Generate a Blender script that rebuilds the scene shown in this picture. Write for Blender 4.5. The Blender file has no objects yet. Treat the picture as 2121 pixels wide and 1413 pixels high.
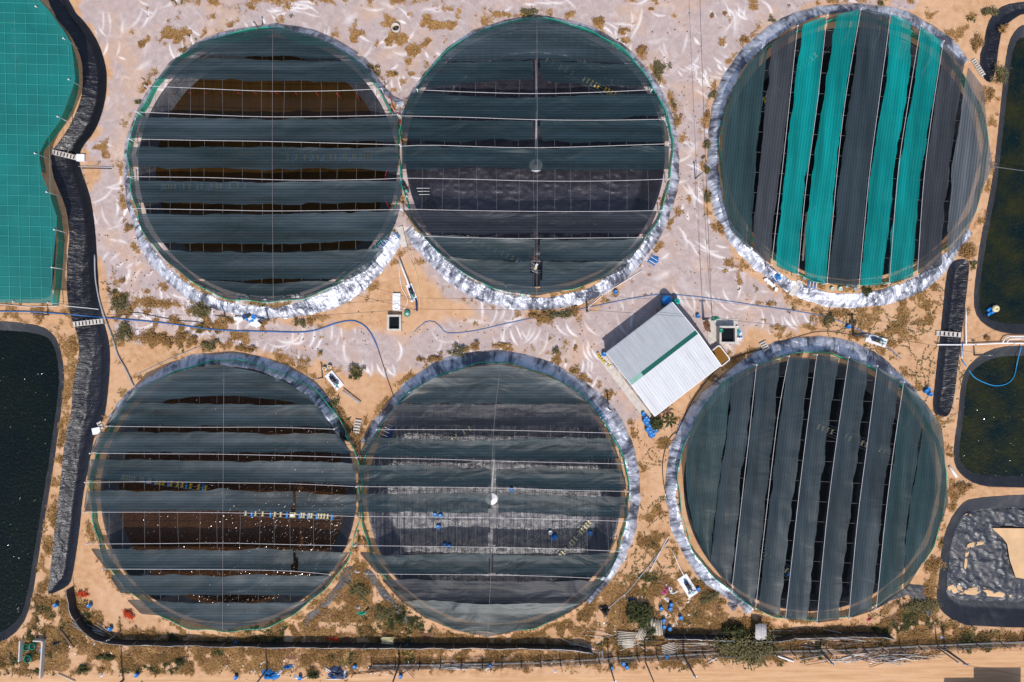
import bpy, math, random
import numpy as np
from mathutils import Vector
R = math.radians
random.seed(7); RNG = np.random.RandomState(11)
scene = bpy.context.scene
C = scene.collection

# ------------------------------------------------------------ camera, sky, sun
S = 15.0            # photograph pixels per metre on the ground
CAMZ = 94.1         # drone height above the ground
CX, CY = 1060.5, 706.5
SUN_EL, SUN_STR, SKY_STR = 57.0, 4.0, 0.15
cd = bpy.data.cameras.new('camera'); cam = bpy.data.objects.new('camera', cd); C.objects.link(cam)
cam.location = (0, 0, CAMZ); cam.rotation_euler = (0, 0, 0)
cd.sensor_width = 36.0; cd.lens = 36.0*CAMZ/(2121/S); cd.clip_start = 1.0; cd.clip_end = 2000
scene.camera = cam
world = bpy.data.worlds.new('World'); scene.world = world; world.use_nodes = True
wn = world.node_tree.nodes; wl = world.node_tree.links; wn.clear()
sky = wn.new('ShaderNodeTexSky'); sky.sky_type = 'NISHITA'; sky.sun_disc = False
sky.sun_elevation = R(SUN_EL); sky.sun_rotation = R(176)   # the sun stands to the south, a little east
bg = wn.new('ShaderNodeBackground'); bg.inputs['Strength'].default_value = SKY_STR
wo = wn.new('ShaderNodeOutputWorld'); wl.new(sky.outputs[0], bg.inputs[0]); wl.new(bg.outputs[0], wo.inputs[0])
sd = bpy.data.lights.new('sun', 'SUN'); sd.energy = SUN_STR; sd.angle = R(0.5); sd.color = (1.0, 0.955, 0.9)
sun = bpy.data.objects.new('sun', sd); C.objects.link(sun)
_az = R(-86)        # direction towards the sun in the ground plane
_sv = Vector((math.cos(_az)*math.cos(R(SUN_EL)), math.sin(_az)*math.cos(R(SUN_EL)), math.sin(R(SUN_EL))))
sun.rotation_euler = _sv.to_track_quat('Z', 'Y').to_euler(); sun.location = _sv*120
scene.view_settings.view_transform = 'Standard'; scene.view_settings.look = 'None'
scene.view_settings.exposure = 0.0; scene.view_settings.gamma = 1.0
scene.cycles.transparent_max_bounces = 12; scene.cycles.max_bounces = 6

# ------------------------------------------------------------ object helpers
ORD = ['first','second','third','fourth','fifth','sixth','seventh','eighth','ninth','tenth','eleventh','twelfth',
       'thirteenth','fourteenth','fifteenth','sixteenth','seventeenth','eighteenth','nineteenth','twentieth']
def tag(o, label=None, cat=None, group=None, kind=None):
    if label: o['label'] = label
    if cat: o['category'] = cat
    if group: o['group'] = group
    if kind: o['kind'] = kind
    return o
def empty(name, loc, label, cat, group=None, rz=0):
    o = bpy.data.objects.new(name, None); C.objects.link(o); o.location = loc; o.rotation_euler = (0, 0, rz)
    o.empty_display_size = 0.3
    return tag(o, label, cat, group)
def mesh(name, V, F, mat, parent=None, smooth=False, loc=None):
    me = bpy.data.meshes.new(name)
    V = np.asarray(V, dtype=np.float64).reshape(-1, 3)
    if isinstance(F, np.ndarray) and F.ndim == 2:
        k = F.shape[1]; n = len(F)
        me.vertices.add(len(V)); me.vertices.foreach_set('co', V.ravel())
        me.loops.add(n*k); me.loops.foreach_set('vertex_index', F.ravel().astype(np.int32))
        me.polygons.add(n); me.polygons.foreach_set('loop_start', np.arange(0, n*k, k, dtype=np.int32))
        me.update(calc_edges=True); me.validate()
    else:
        me.from_pydata([tuple(v) for v in V], [], [tuple(f) for f in F]); me.update()
    if smooth: me.polygons.foreach_set('use_smooth', [True]*len(me.polygons))
    me.materials.append(mat)
    o = bpy.data.objects.new(name, me); C.objects.link(o)
    if loc is not None: o.location = loc
    if parent: o.parent = parent
    return o
class MB:
    """collects boxes, tubes and discs into one mesh"""
    def __init__(s): s.V = []; s.F = []
    def add(s, V, F):
        n = len(s.V); s.V += [tuple(v) for v in V]; s.F += [tuple(i+n for i in f) for f in F]; return s
    def box(s, c, d, rz=0.0, tilt=None):
        x, y, z = d[0]/2, d[1]/2, d[2]/2
        P = [(-x,-y,-z),(x,-y,-z),(x,y,-z),(-x,y,-z),(-x,-y,z),(x,-y,z),(x,y,z),(-x,y,z)]
        ca, sa = math.cos(rz), math.sin(rz); Q = []
        for p in P:
            p = list(p)
            if tilt: p[2] += p[0]*tilt
            Q.append((c[0]+p[0]*ca-p[1]*sa, c[1]+p[0]*sa+p[1]*ca, c[2]+p[2]))
        return s.add(Q, [(0,3,2,1),(4,5,6,7),(0,1,5,4),(1,2,6,5),(2,3,7,6),(3,0,4,7)])
    def tube(s, pts, r, n=6, caps=True):
        pts = [Vector(p) for p in pts]; V = []; F = []; m = len(pts)
        rr = r if isinstance(r, (list, tuple)) else [r]*m
        for i, p in enumerate(pts):
            t = (pts[min(i+1, m-1)]-pts[max(i-1, 0)])
            if t.length < 1e-9: t = Vector((0,0,1))
            t.normalize(); a = Vector((0,0,1)) if abs(t.z) < .9 else Vector((1,0,0))
            u = t.cross(a).normalized(); v = t.cross(u).normalized()
            for k in range(n):
                q = 2*math.pi*k/n; V.append(p+(u*math.cos(q)+v*math.sin(q))*rr[i])
        for i in range(m-1):
            for k in range(n):
                a = i*n+k; b = i*n+(k+1) % n; F.append((a, b, b+n, a+n))
        if caps: F.append(tuple(range(n))[::-1]); F.append(tuple((m-1)*n+k for k in range(n)))
        return s.add(V, F)
    def lathe(s, c, prof, n=16):
        V = []; F = []
        for r, z in prof:
            for k in range(n):
                q = 2*math.pi*k/n; V.append((c[0]+r*math.cos(q), c[1]+r*math.sin(q), c[2]+z))
        for i in range(len(prof)-1):
            for k in range(n):
                a = i*n+k; b = i*n+(k+1) % n; F.append((a, b, b+n, a+n))
        if prof[0][0] > 0: F.append(tuple(range(n))[::-1])
        if prof[-1][0] > 0: F.append(tuple((len(prof)-1)*n+k for k in range(n)))
        return s.add(V, F)
    def quad(s, a, b, c, d): return s.add([a, b, c, d], [(0,1,2,3)])
    def build(s, name, mat, parent=None, smooth=False): return mesh(name, s.V, s.F, mat, parent, smooth)

# ------------------------------------------------------------ materials
MATS = {}
def nodes_for(name):
    m = bpy.data.materials.new(name); m.use_nodes = True; nt = m.node_tree; nt.nodes.clear()
    out = nt.nodes.new('ShaderNodeOutputMaterial'); b = nt.nodes.new('ShaderNodeBsdfPrincipled')
    nt.links.new(b.outputs[0], out.inputs[0]); return m, nt, b, out
def texco(nt, scale=(1,1,1), rot=(0,0,0), kind='Object'):
    tc = nt.nodes.new('ShaderNodeTexCoord'); mp = nt.nodes.new('ShaderNodeMapping')
    mp.inputs['Scale'].default_value = scale; mp.inputs['Rotation'].default_value = rot
    nt.links.new(tc.outputs[kind], mp.inputs[0]); return mp.outputs[0]
def noise(nt, vec, scale, detail=4, rough=.55, dist=0.0):
    n = nt.nodes.new('ShaderNodeTexNoise'); n.inputs['Scale'].default_value = scale; n.inputs['Detail'].default_value = detail
    n.inputs['Roughness'].default_value = rough; n.inputs['Distortion'].default_value = dist
    nt.links.new(vec, n.inputs['Vector']); return n.outputs[0]
def ramp(nt, fac, stops):
    r = nt.nodes.new('ShaderNodeValToRGB'); e = r.color_ramp.elements
    while len(e) < len(stops): e.new(0.5)
    for i, (p, c) in enumerate(stops): e[i].position = p; e[i].color = (c[0], c[1], c[2], 1) if not isinstance(c, (int, float)) else (c, c, c, 1)
    nt.links.new(fac, r.inputs[0]); return r.outputs[0]
def mixc(nt, fac, a, b, mode='MIX'):
    m = nt.nodes.new('ShaderNodeMix'); m.data_type = 'RGBA'; m.blend_type = mode
    for s, v in ((m.inputs[0], fac), (m.inputs[6], a), (m.inputs[7], b)):
        if isinstance(v, (int, float)): s.default_value = v
        elif isinstance(v, tuple): s.default_value = (v[0], v[1], v[2], 1)
        else: nt.links.new(v, s)
    return m.outputs[2]
def mth(nt, op, a, b=None, c=None, clamp=False):
    m = nt.nodes.new('ShaderNodeMath'); m.operation = op; m.use_clamp = clamp
    for i, v in enumerate((a, b, c)):
        if v is None: continue
        if isinstance(v, (int, float)): m.inputs[i].default_value = v
        else: nt.links.new(v, m.inputs[i])
    return m.outputs[0]
def bump(nt, b, h, strength, dist=1.0):
    n = nt.nodes.new('ShaderNodeBump'); n.inputs['Strength'].default_value = strength; n.inputs['Distance'].default_value = dist
    nt.links.new(h, n.inputs['Height']); nt.links.new(n.outputs[0], b.inputs['Normal']); return n
def plain(name, col, rough=.6, var=.25, scale=3.0, bmp=0.0, metal=0.0, spec=.5, kind='Object'):
    if name in MATS: return MATS[name]
    m, nt, b, o = nodes_for(name); v = texco(nt, kind=kind)
    n = noise(nt, v, scale)
    lo = tuple(c*(1-var) for c in col); hi = tuple(min(1, c*(1+var)) for c in col)
    nt.links.new(ramp(nt, n, [(.3, lo), (.7, hi)]), b.inputs['Base Color'])
    b.inputs['Roughness'].default_value = rough; b.inputs['Metallic'].default_value = metal; b.inputs['Specular IOR Level'].default_value = spec
    if bmp: bump(nt, b, noise(nt, v, scale*4), bmp, .05)
    MATS[name] = m; return m

# ------------------------------------------------------------ where things stand (survey in photograph pixels on the ground)
def W(px, py, z=0.0):
    k = (CAMZ-z)/CAMZ
    return Vector(((px-CX)/S*k, (CY-py)/S*k, z))
def togr(poly, z):            # a line traced at height z -> its ground-plan position, still in pixel units
    k = (CAMZ-z)/CAMZ
    return [(CX+(x-CX)*k, CY+(y-CY)*k) for x, y in poly]

def lattice(seed, n=257): return np.random.RandomState(seed).rand(n, n)
def vnoise(X, Y, sc, seed, octv=3):
    out = np.zeros_like(X, dtype=float); amp = 1; tot = 0
    for o in range(octv):
        L = lattice(seed+o*17); x = X/sc*2**o+1000; y = Y/sc*2**o+1000
        xi = np.floor(x).astype(int); yi = np.floor(y).astype(int); fx = x-xi; fy = y-yi
        fx = fx*fx*(3-2*fx); fy = fy*fy*(3-2*fy); n = 256
        a = L[yi % n, xi % n]; b = L[yi % n, (xi+1) % n]; c = L[(yi+1) % n, xi % n]; d = L[(yi+1) % n, (xi+1) % n]
        out += amp*((a*(1-fx)+b*fx)*(1-fy)+(c*(1-fx)+d*fx)*fy); tot += amp; amp *= .5
    return out/tot
def sdf(poly, X, Y):          # signed distance to a polygon, negative inside, pixel units
    P = np.array(poly, float); n = len(P); d2 = np.full(X.shape, 1e18); ins = np.zeros(X.shape, bool)
    for i in range(n):
        x0, y0 = P[i]; x1, y1 = P[(i+1) % n]; ex, ey = x1-x0, y1-y0; L = ex*ex+ey*ey+1e-9
        t = np.clip(((X-x0)*ex+(Y-y0)*ey)/L, 0, 1)
        d2 = np.minimum(d2, (X-x0-t*ex)**2+(Y-y0-t*ey)**2)
        if y0 != y1:
            c = ((y0 > Y) != (y1 > Y)) & (X < (x1-x0)*(Y-y0)/(y1-y0)+x0); ins ^= c
    d = np.sqrt(d2); return np.where(ins, -d, d)
def smoothpoly(P, k=2):       # Chaikin
    for _ in range(k):
        Q = []
        for i in range(len(P)):
            a = P[i]; b = P[(i+1) % len(P)]
            Q += [(a[0]*.75+b[0]*.25, a[1]*.75+b[1]*.25), (a[0]*.25+b[0]*.75, a[1]*.25+b[1]*.75)]
        P = Q
    return P
def dens(P, step=6.0):        # resample an open line
    P = [np.array(p, float) for p in P]; out = []
    for a, b in zip(P[:-1], P[1:]):
        n = max(1, int(np.hypot(*(b-a)[:2])/step))
        for i in range(n): out.append(a+(b-a)*i/n)
    out.append(P[-1]); return out
def curve(P, step=8.0):       # Catmull-Rom through the points
    P = [np.array(p, float) for p in P]; out = []
    for i in range(len(P)-1):
        p0 = P[max(i-1, 0)]; p1 = P[i]; p2 = P[i+1]; p3 = P[min(i+2, len(P)-1)]
        n = max(2, int(np.hypot(*(p2-p1)[:2])/step))
        for k in range(n):
            t = k/n; out.append(.5*((2*p1)+(-p0+p2)*t+(2*p0-5*p1+4*p2-p3)*t*t+(-p0+3*p1-3*p2+p3)*t**3))
    out.append(P[-1]); return out

# round ponds: centre, fence radius; skirts traced along their outer and inner edges
PONDS = {
 'A': dict(c=(560,350), r=277, desc='upper left', skip=(-27,25),
   so=[(838,210),(815,200),(790,172),(755,130),(720,98),(680,75),(640,60),(600,52),(560,50),(520,55),(480,62),(440,73),(410,88),(360,130),(310,185),(275,250),(262,290),(256,350),(262,410),(275,460),(288,505),(312,548),(345,585),(390,618),(440,640),(490,652),(550,660),(610,657),(660,648),(710,632),(740,612),(770,585),(800,550),(826,515)],
   si=[(822,215),(805,203),(778,180),(748,150),(718,120),(685,97),(645,80),(600,69),(560,66),(520,69),(480,78),(440,90),(405,104),(350,145),(305,200),(282,255),(273,300),(268,350),(272,410),(290,470),(312,510),(345,552),(392,592),(440,614),(490,629),(550,634),(600,630),(650,615),(700,588),(740,556),(775,518),(808,482)]),
 'B': dict(c=(1108,330), r=277, desc='upper middle', skip=(155,209),
   so=[(842,205),(860,180),(890,140),(930,100),(985,62),(1040,45),(1090,38),(1130,36),(1180,42),(1230,58),(1280,85),(1325,125),(1360,170),(1385,220),(1400,270),(1406,330),(1403,390),(1390,440),(1368,490),(1345,525),(1320,555),(1290,585),(1240,615),(1180,635),(1110,643),(1050,638),(1000,625),(950,600),(905,560),(872,528),(850,500)],
   si=[(850,215),(875,178),(900,150),(940,112),(990,78),(1040,60),(1090,50),(1130,49),(1180,56),(1225,74),(1270,100),(1312,138),(1345,180),(1370,228),(1384,275),(1389,330),(1385,390),(1372,430),(1352,475),(1328,508),(1300,535),(1265,570),(1225,592),(1170,610),(1110,617),(1050,610),(1005,593),(960,565),(915,525),(880,492),(860,475)]),
 'C': dict(c=(1755,322), r=270, desc='upper right', skip=(-32,38),
   so=[(1985,520),(1960,560),(1920,598),(1870,622),(1820,634),(1760,638),(1700,632),(1650,612),(1600,585),(1560,555),(1525,520),(1495,480),(1475,430),(1465,370),(1466,300),(1472,240),(1485,190),(1510,140),(1545,95),(1590,55),(1640,28),(1700,13),(1760,8),(1820,12),(1880,25),(1940,58),(1985,95),(2010,130)],
   si=[(1965,518),(1940,535),(1900,570),(1860,590),(1810,604),(1760,609),(1700,603),(1655,585),(1610,560),(1575,530),(1545,498),(1515,460),(1497,410),(1490,360),(1487,300),(1494,245),(1508,200),(1532,155),(1565,112),(1610,75),(1655,50),(1705,32),(1760,24),(1820,30),(1875,48),(1925,78),(1970,115),(1995,145)]),
 'E': dict(c=(480,1022), r=274, desc='lower left', skip=(-212,27),
   so=[(722,905),(700,870),(680,820),(650,790),(610,765),(560,745),(500,732),(450,732),(400,735),(350,755),(310,780),(275,805),(245,835),(225,865)],
   si=[(715,925),(690,895),(665,860),(635,825),(600,798),(550,773),(500,760),(450,757),(400,763),(350,780),(310,802),(280,828),(258,855),(240,880)]),
 'F': dict(c=(1024,1025), r=272, desc='lower middle', skip=(-202,-49),
   so=[(748,915),(770,880),(800,840),(850,785),(900,752),(950,735),(1000,728),(1050,728),(1100,738),(1150,755),(1200,785),(1240,815),(1275,850),(1300,890),(1315,930),(1325,980),(1326,1040),(1315,1100),(1298,1150),(1275,1190),(1240,1230),(1222,1250)],
   si=[(765,920),(790,885),(820,850),(865,810),(915,780),(960,763),(1000,757),(1050,757),(1100,765),(1145,782),(1190,812),(1225,845),(1255,885),(1280,930),(1297,980),(1305,1040),(1296,1095),(1280,1140),(1255,1180),(1225,1220),(1210,1240)]),
 'G': dict(c=(1670,1002), r=270, desc='lower right', skip=(-114,27),
   so=[(1935,870),(1915,835),(1880,790),(1840,750),(1790,718),(1740,702),(1690,696),(1640,700),(1590,715),(1540,745),(1490,785),(1450,820),(1410,870),(1390,920),(1380,975),(1380,1040),(1392,1100),(1415,1150),(1450,1200),(1490,1230),(1530,1255),(1548,1275)],
   si=[(1925,885),(1895,840),(1860,800),(1820,770),(1775,745),(1735,733),(1690,728),(1640,732),(1595,747),(1550,772),(1510,803),(1475,838),(1440,880),(1415,930),(1403,980),(1402,1040),(1412,1090),(1435,1140),(1468,1185),(1505,1215),(1540,1240),(1562,1262)]),
}
for p in PONDS.values():
    cx, cy = p['c']
    def prof(P, z):
        P = togr(P, z); a = np.array([math.atan2(cy-y, x-cx) for x, y in P]); r = np.array([math.hypot(x-cx, y-cy) for x, y in P])
        o = np.argsort(a); return a[o], r[o]
    p['ro'] = prof(p['so'], 0); p['ri'] = prof(p['si'], 1.0); p['rl'] = p['r']-14
def per(tab, th):
    a, r = tab; return np.interp(th, np.r_[a-2*math.pi, a, a+2*math.pi], np.r_[r, r, r])
def angmask(p, th):           # skirts have gaps where two ponds share their bank
    lo, hi = p['skip']; d = np.degrees(th); out = np.ones(th.shape, bool)
    for k in (-360, 0, 360): out &= ~((d > lo+k) & (d < hi+k))
    return out
D_EDGE = [(-160,-120),(40,-40),(82,5),(112,35),(142,75),(158,112),(166,160),(160,205),(140,250),(112,290),(92,318),(98,360),(115,405),(128,450),(134,500),(130,550),(126,600),(122,634),(60,634),(-160,634)]
POLY = {  # polygonal lined ponds: liner edge, slope, depth, water level
 'D': dict(poly=[(-160,-100),(30,-30),(70,5),(98,32),(125,70),(142,108),(150,155),(144,200),(122,250),(98,285),(76,318),(84,362),(100,408),(112,452),(116,500),(113,550),(108,600),(102,618),(60,620),(-160,620)], s=.7, d=2.0, w=-.6),
 'I': dict(poly=[(-160,660),(0,665),(40,668),(85,675),(110,690),(125,720),(132,760),(133,800),(120,900),(105,1000),(80,1150),(65,1250),(45,1300),(0,1335),(-160,1380)], s=.75, d=2.0, w=-.85),
 'J': dict(poly=[(2300,30),(2121,50),(2105,60),(2090,85),(2082,130),(2075,200),(2060,350),(2045,430),(2030,500),(2020,580),(2016,630),(2025,660),(2050,680),(2080,690),(2121,692),(2300,692)], s=.75, d=2.0, w=-.95),
 'K': dict(poly=[(2300,712),(2121,716),(2070,718),(2030,735),(2000,765),(1990,800),(1985,860),(1975,930),(1978,965),(1992,985),(2020,1003),(2060,1010),(2300,1010)], s=.75, d=2.0, w=-.95),
 'L': dict(poly=[(2300,1020),(2121,1024),(2010,1032),(1990,1045),(1965,1080),(1950,1130),(1945,1200),(1938,1240),(1948,1265),(1975,1285),(2010,1298),(2300,1302)], s=.62, d=1.3, w=None),
 'ch1': dict(poly=[(80,-60),(110,30),(145,70),(165,110),(172,140),(172,190),(160,230),(140,270),(118,300),(106,315),(108,360),(125,400),(140,440),(145,490),(140,530),(138,600),(145,650),(160,690),(165,720),(160,760),(150,800),(148,860),(135,900),(125,1000),(115,1080),(105,1180),(98,1225),
      (104,1232),(140,1215),(150,1200),(165,1100),(170,1040),(180,980),(190,930),(197,895),(215,870),(222,830),(228,760),(228,720),(222,690),(208,640),(205,600),(200,520),(198,480),(190,420),(180,385),(165,345),(165,320),(170,305),(195,275),(210,240),(220,200),(222,160),(218,130),(205,90),(180,50),(150,20),(120,-60)], s=.5, d=.8, w=None),
 'ch2': dict(poly=[(1980,538),(1968,546),(1960,570),(1953,640),(1947,700),(1940,760),(1936,800),(1932,835),(1935,858),(1950,864),(1964,862),(1972,845),(1978,810),(1985,750),(1992,690),(2000,620),(2006,570),(2007,542),(2000,536)], s=.5, d=.7, w=None),
 'ch3': dict(poly=[(2300,-10),(2121,3),(2080,10),(2060,25),(2045,50),(2038,90),(2028,120),(2036,160),(2048,172),(2057,165),(2063,140),(2068,100),(2075,62),(2092,44),(2121,26),(2300,12)], s=.5, d=.7, w=None),
}
for q in POLY.values():
    q['poly'] = smoothpoly(q['poly'], 1); a = np.array(q['poly']); q['bb'] = (a[:,0].min()-80, a[:,1].min()-80, a[:,0].max()+80, a[:,1].max()+80)

def height(X, Y):
    """bare design surface in metres at pixel-unit plan positions"""
    H = (vnoise(X, Y, 160, 3, 2)-.5)*.12 + (vnoise(X, Y, 14, 5, 3)-.5)*.07
    B = np.zeros_like(H); bowl = np.full(H.shape, 9.0); flat = np.zeros_like(H)
    for p in PONDS.values():
        cx, cy = p['c']; dx = X-cx; dy = cy-Y; d = np.hypot(dx, dy); th = np.arctan2(dy, dx)
        ri = per(p['ri'], th); ro = per(p['ro'], th); am = angmask(p, th)
        ri = np.where(am, ri, p['r']+4); ro = np.where(am, np.maximum(ro, ri+8), p['r']+26)
        B = np.maximum(B, np.clip((ro-d)/(ro-ri), 0, 1))
        bowl = np.minimum(bowl, np.where(d < p['rl'], 1-(p['rl']-d)/36*2, 9.0))
        flat = np.maximum(flat, np.clip((p['rl']-d)/20+1, 0, 1))
    H = H*(1-.7*B)+B
    H = np.where(bowl < 8, np.minimum(H, np.maximum(bowl, -1.0+(H-1)*.15)), H)
    for q in POLY.values():
        x0, y0, x1, y1 = q['bb']; m = (X > x0) & (X < x1) & (Y > y0) & (Y < y1)
        if not m.any(): continue
        s = sdf(q['poly'], X[m], Y[m]); q_in = s < 0
        h = H[m]; h = np.where(q_in, h-np.minimum(q['d'], -s/S*q['s']), h); H[m] = h
    return H

# ------------------------------------------------------------ ground sheet
def axis(lo, hi, step):
    a = np.arange(lo, hi+step, step); far = np.array([30,80,180,400,900,2000,5000,9000.])
    return np.r_[lo-far[::-1], a, hi+far]
gx = axis(-40, 2165, 2.2); gy = axis(-40, 1455, 2.2)
GX, GY = np.meshgrid(gx, gy)
HD = height(GX, GY)
def Hh(x, y):                 # height at plan position (pixel units), bilinear on the grid
    x = np.clip(np.asarray(x, float), -40, 2160); y = np.clip(np.asarray(y, float), -40, 1450)
    i = np.searchsorted(gx, x, side='right')-1; j = np.searchsorted(gy, y, side='right')-1
    fx = (x-gx[i])/(gx[i+1]-gx[i]); fy = (y-gy[j])/(gy[j+1]-gy[j])
    return (HD[j,i]*(1-fx)+HD[j,i+1]*fx)*(1-fy)+(HD[j+1,i]*(1-fx)+HD[j+1,i+1]*fx)*fy
def onG(px, py, dz=0.0):      # a photographed ground point -> world point on the terrain
    z = 0.0
    for _ in range(4):
        k = (CAMZ-z)/CAMZ; gx_, gy_ = CX+(px-CX)*k, CY+(py-CY)*k; z = float(Hh(gx_, gy_))
    return Vector(((gx_-CX)/S, (CY-gy_)/S, z+dz))
def wz(x, y): return float(Hh(CX+x*S, CY-y*S))

# liner footprints (signed distance, pixel units)
def f_bowl(p): return lambda X, Y: np.hypot(X-p['c'][0], Y-p['c'][1])-p['rl']-2
def f_skirt(p):
    def f(X, Y):
        cx, cy = p['c']; dx = X-cx; dy = cy-Y; d = np.hypot(dx, dy); th = np.arctan2(dy, dx)
        n = (vnoise(X, Y, 22, 31, 2)-.5)*9
        s = np.maximum(per(p['ri'], th)+n-d, d-per(p['ro'], th)-n*.7)
        lo, hi = [math.radians(v) for v in p['skip']]; mid = (lo+hi)/2; half = (hi-lo)/2
        da = np.abs((th-mid+math.pi) % (2*math.pi)-math.pi)
        return np.maximum(s, (half-da)*d)
    return f
def f_poly(q): return lambda X, Y: sdf(q['poly'], X, Y)
FOOT = []
for k, p in PONDS.items():
    cx, cy = p['c']; FOOT.append((k, 'liner', f_bowl(p), (cx-300, cy-300, cx+300, cy+300)))
    FOOT.append((k, 'skirt', f_skirt(p), (cx-340, cy-340, cx+340, cy+340)))
for k, q in POLY.items(): FOOT.append((k, 'liner', f_poly(q), q['bb']))
HG = HD.copy()
for k, kind, f, (x0, y0, x1, y1) in FOOT:
    m = (GX > x0) & (GX < x1) & (GY > y0) & (GY < y1)
    s = f(GX[m], GY[m]); h = HG[m]; hd = HD[m]; HG[m] = np.minimum(h, hd-.16*np.clip(-s/5, 0, 1))
V = np.stack([(GX-CX)/S, (CY-GY)/S, HG], -1).reshape(-1, 3)
ny, nx = GX.shape; ii = np.arange(ny*nx).reshape(ny, nx)
F = np.stack([ii[:-1,:-1], ii[1:,:-1], ii[1:,1:], ii[:-1,1:]], -1).reshape(-1, 4)

# --- what grows and lies on the ground (pigment, not light)
LIME = [(135,-400),(1990,-400),(1960,-30),(1880,18),(1780,8),(1700,12),(1620,40),(1550,100),(1500,160),(1465,250),(1462,340),(1470,430),(1500,510),(1560,575),(1625,625),(1700,668),(1630,690),(1550,685),(1530,715),(1500,740),(1400,800),(1300,870),(1290,900),(1250,850),(1190,790),(1100,745),(1000,735),(900,768),(850,778),(760,772),(700,768),(600,730),(520,720),(440,712),(330,690),(290,715),(240,690),(215,620),(200,520),(185,420),(165,345),(185,300),(215,240),(225,160),(210,90),(170,30)]
SANDS = [[(835,500),(870,560),(930,620),(1000,652),(950,668),(890,668),(850,688),(800,692),(740,680),(690,672),(600,675),(560,655),(640,650),(720,625),(780,580)],
         [(660,775),(700,772),(760,775),(830,782),(880,760),(800,850),(745,905),(690,870)],
         [(1100,560),(1300,560),(1240,640),(1180,655),(1090,655)],
         [(165,330),(205,320),(200,370),(185,390)],[(210,850),(235,720),(330,730),(420,715),(300,800)]]
def feather(poly, amp, w, X, Y, seed): 
    s = sdf(poly, X, Y)+(vnoise(X, Y, 30, seed, 4)-.5)*amp
    return np.clip(.5-s/w, 0, 1)
lime = feather(LIME, 50, 12, GX, GY, 41)
for i, P in enumerate(SANDS): lime = np.minimum(lime, 1-feather(P, 40, 16, GX, GY, 50+i))
n1 = vnoise(GX, GY, 26, 71, 4); n4 = vnoise(GX, GY, 17, 74, 5); n2 = vnoise(GX, GY, 9, 72, 3); n3 = vnoise(GX, GY, 70, 73, 4)
GR = [  # dry grass: polygon, cover
 ([(20,1235),(100,1240),(160,1215),(200,1270),(300,1310),(500,1316),(620,1290),(700,1200),(735,1150),(800,1230),(900,1300),(1050,1320),(1180,1280),(1260,1200),(1330,1180),(1420,1210),(1530,1270),(1650,1296),(1800,1290),(1930,1230),(1950,1280),(2010,1305),(2300,1310),(2300,1335),(1700,1362),(1250,1385),(700,1392),(0,1398),(-200,1398),(-200,1330),(50,1320),(70,1260)], .90),
 ([(112,690),(160,700),(160,760),(150,860),(128,1000),(105,1220),(70,1230),(110,1000),(135,800),(130,740)], .85),
 ([(745,30),(900,10),(1060,30),(985,60),(920,105),(850,190),(820,200),(775,140),(700,85)], .46),
 ([(330,-60),(1000,-60),(900,8),(760,4),(600,10),(480,8),(350,0)], .8),
 ([(1180,50),(1240,60),(1320,110),(1390,190),(1410,300),(1400,300),(1380,210),(1310,120),(1230,70)], .55),
 ([(2010,100),(2065,170),(2075,200),(2055,380),(2020,520),(2005,690),(2010,560),(2000,520),(2030,420),(2045,350),(2040,200)], .5),
 ([(1860,10),(2030,20),(2035,120),(2020,160),(1980,90),(1900,30)], .5),
 ([(1930,860),(1980,870),(1975,990),(2010,1015),(1970,1060),(1940,1180),(1950,1270),(1880,1230),(1950,1100),(1970,1040),(1955,900)], .62),
 ([(1330,900),(1390,900),(1375,1000),(1390,1130),(1450,1220),(1300,1200),(1330,1050)], .42),
 ([(220,560),(300,600),(420,640),(520,680),(560,715),(440,730),(300,720),(240,760),(225,690)], .5),
 ([(560,705),(700,765),(680,775),(560,745)], .6),([(1090,640),(1210,635),(1200,665),(1110,672)], .75),
 ([(840,770),(960,725),(1100,738),(1000,730),(880,770)], .5),
 ([(1400,1190),(1470,1200),(1530,1290),(1400,1290)], .7),
 ([(1640,640),(1720,640),(1980,560),(1940,700),(1800,730),(1640,690)], .42),
 ([(0,632),(200,636),(200,662),(110,688),(0,664)], .55),
 ([(380,600),(450,650),(640,662),(560,690),(420,660)], .5),
 ([(1465,250),(1480,500),(1600,610),(1700,655),(1600,650),(1480,560),(1445,400)], .4)]
gr = np.zeros_like(GX)
for i, (P, c) in enumerate(GR):
    a = np.array(P); m = (GX > a[:,0].min()-60) & (GX < a[:,0].max()+60) & (GY > a[:,1].min()-60) & (GY < a[:,1].max()+60)
    s = np.clip(.5-(sdf(P, GX[m], GY[m])+(n1[m]-.5)*40)/22, 0, 1)
    cov = np.clip((n1[m]*.35+n4[m]*.65-(.67-.34*c))/.11, 0, 1); gr[m] = np.maximum(gr[m], s*cov)
for p in PONDS.values():      # weeds along the foot and the crest of the banks
    cx, cy = p['c']; d = np.hypot(GX-cx, GY-cy); th = np.arctan2(cy-GY, GX-cx); ro = per(p['ro'], th)
    band = np.clip(1-np.abs(d-ro-9)/16, 0, 1)*np.clip((n4*.7+n1*.3-.53)/.07, 0, 1)*.85; gr = np.maximum(gr, band)
    band = np.clip(1-np.abs(d-p['r']-8)/10, 0, 1)*np.clip((n1-.45)/.08, 0, 1)*.8; gr = np.maximum(gr, band)
spots = np.clip((vnoise(GX, GY, 60, 91, 2)*.5+n4*.5-.67)/.05, 0, 1)*lime; gr = np.maximum(gr, spots*.8)
grn = np.clip((n3-.57)/.10, 0, 1)*gr*(GY > 1180)
grn = np.maximum(grn, np.clip((vnoise(GX, GY, 40, 95, 3)-.64)/.1, 0, 1)*gr*.5)
scf = np.zeros_like(GX)
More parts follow.
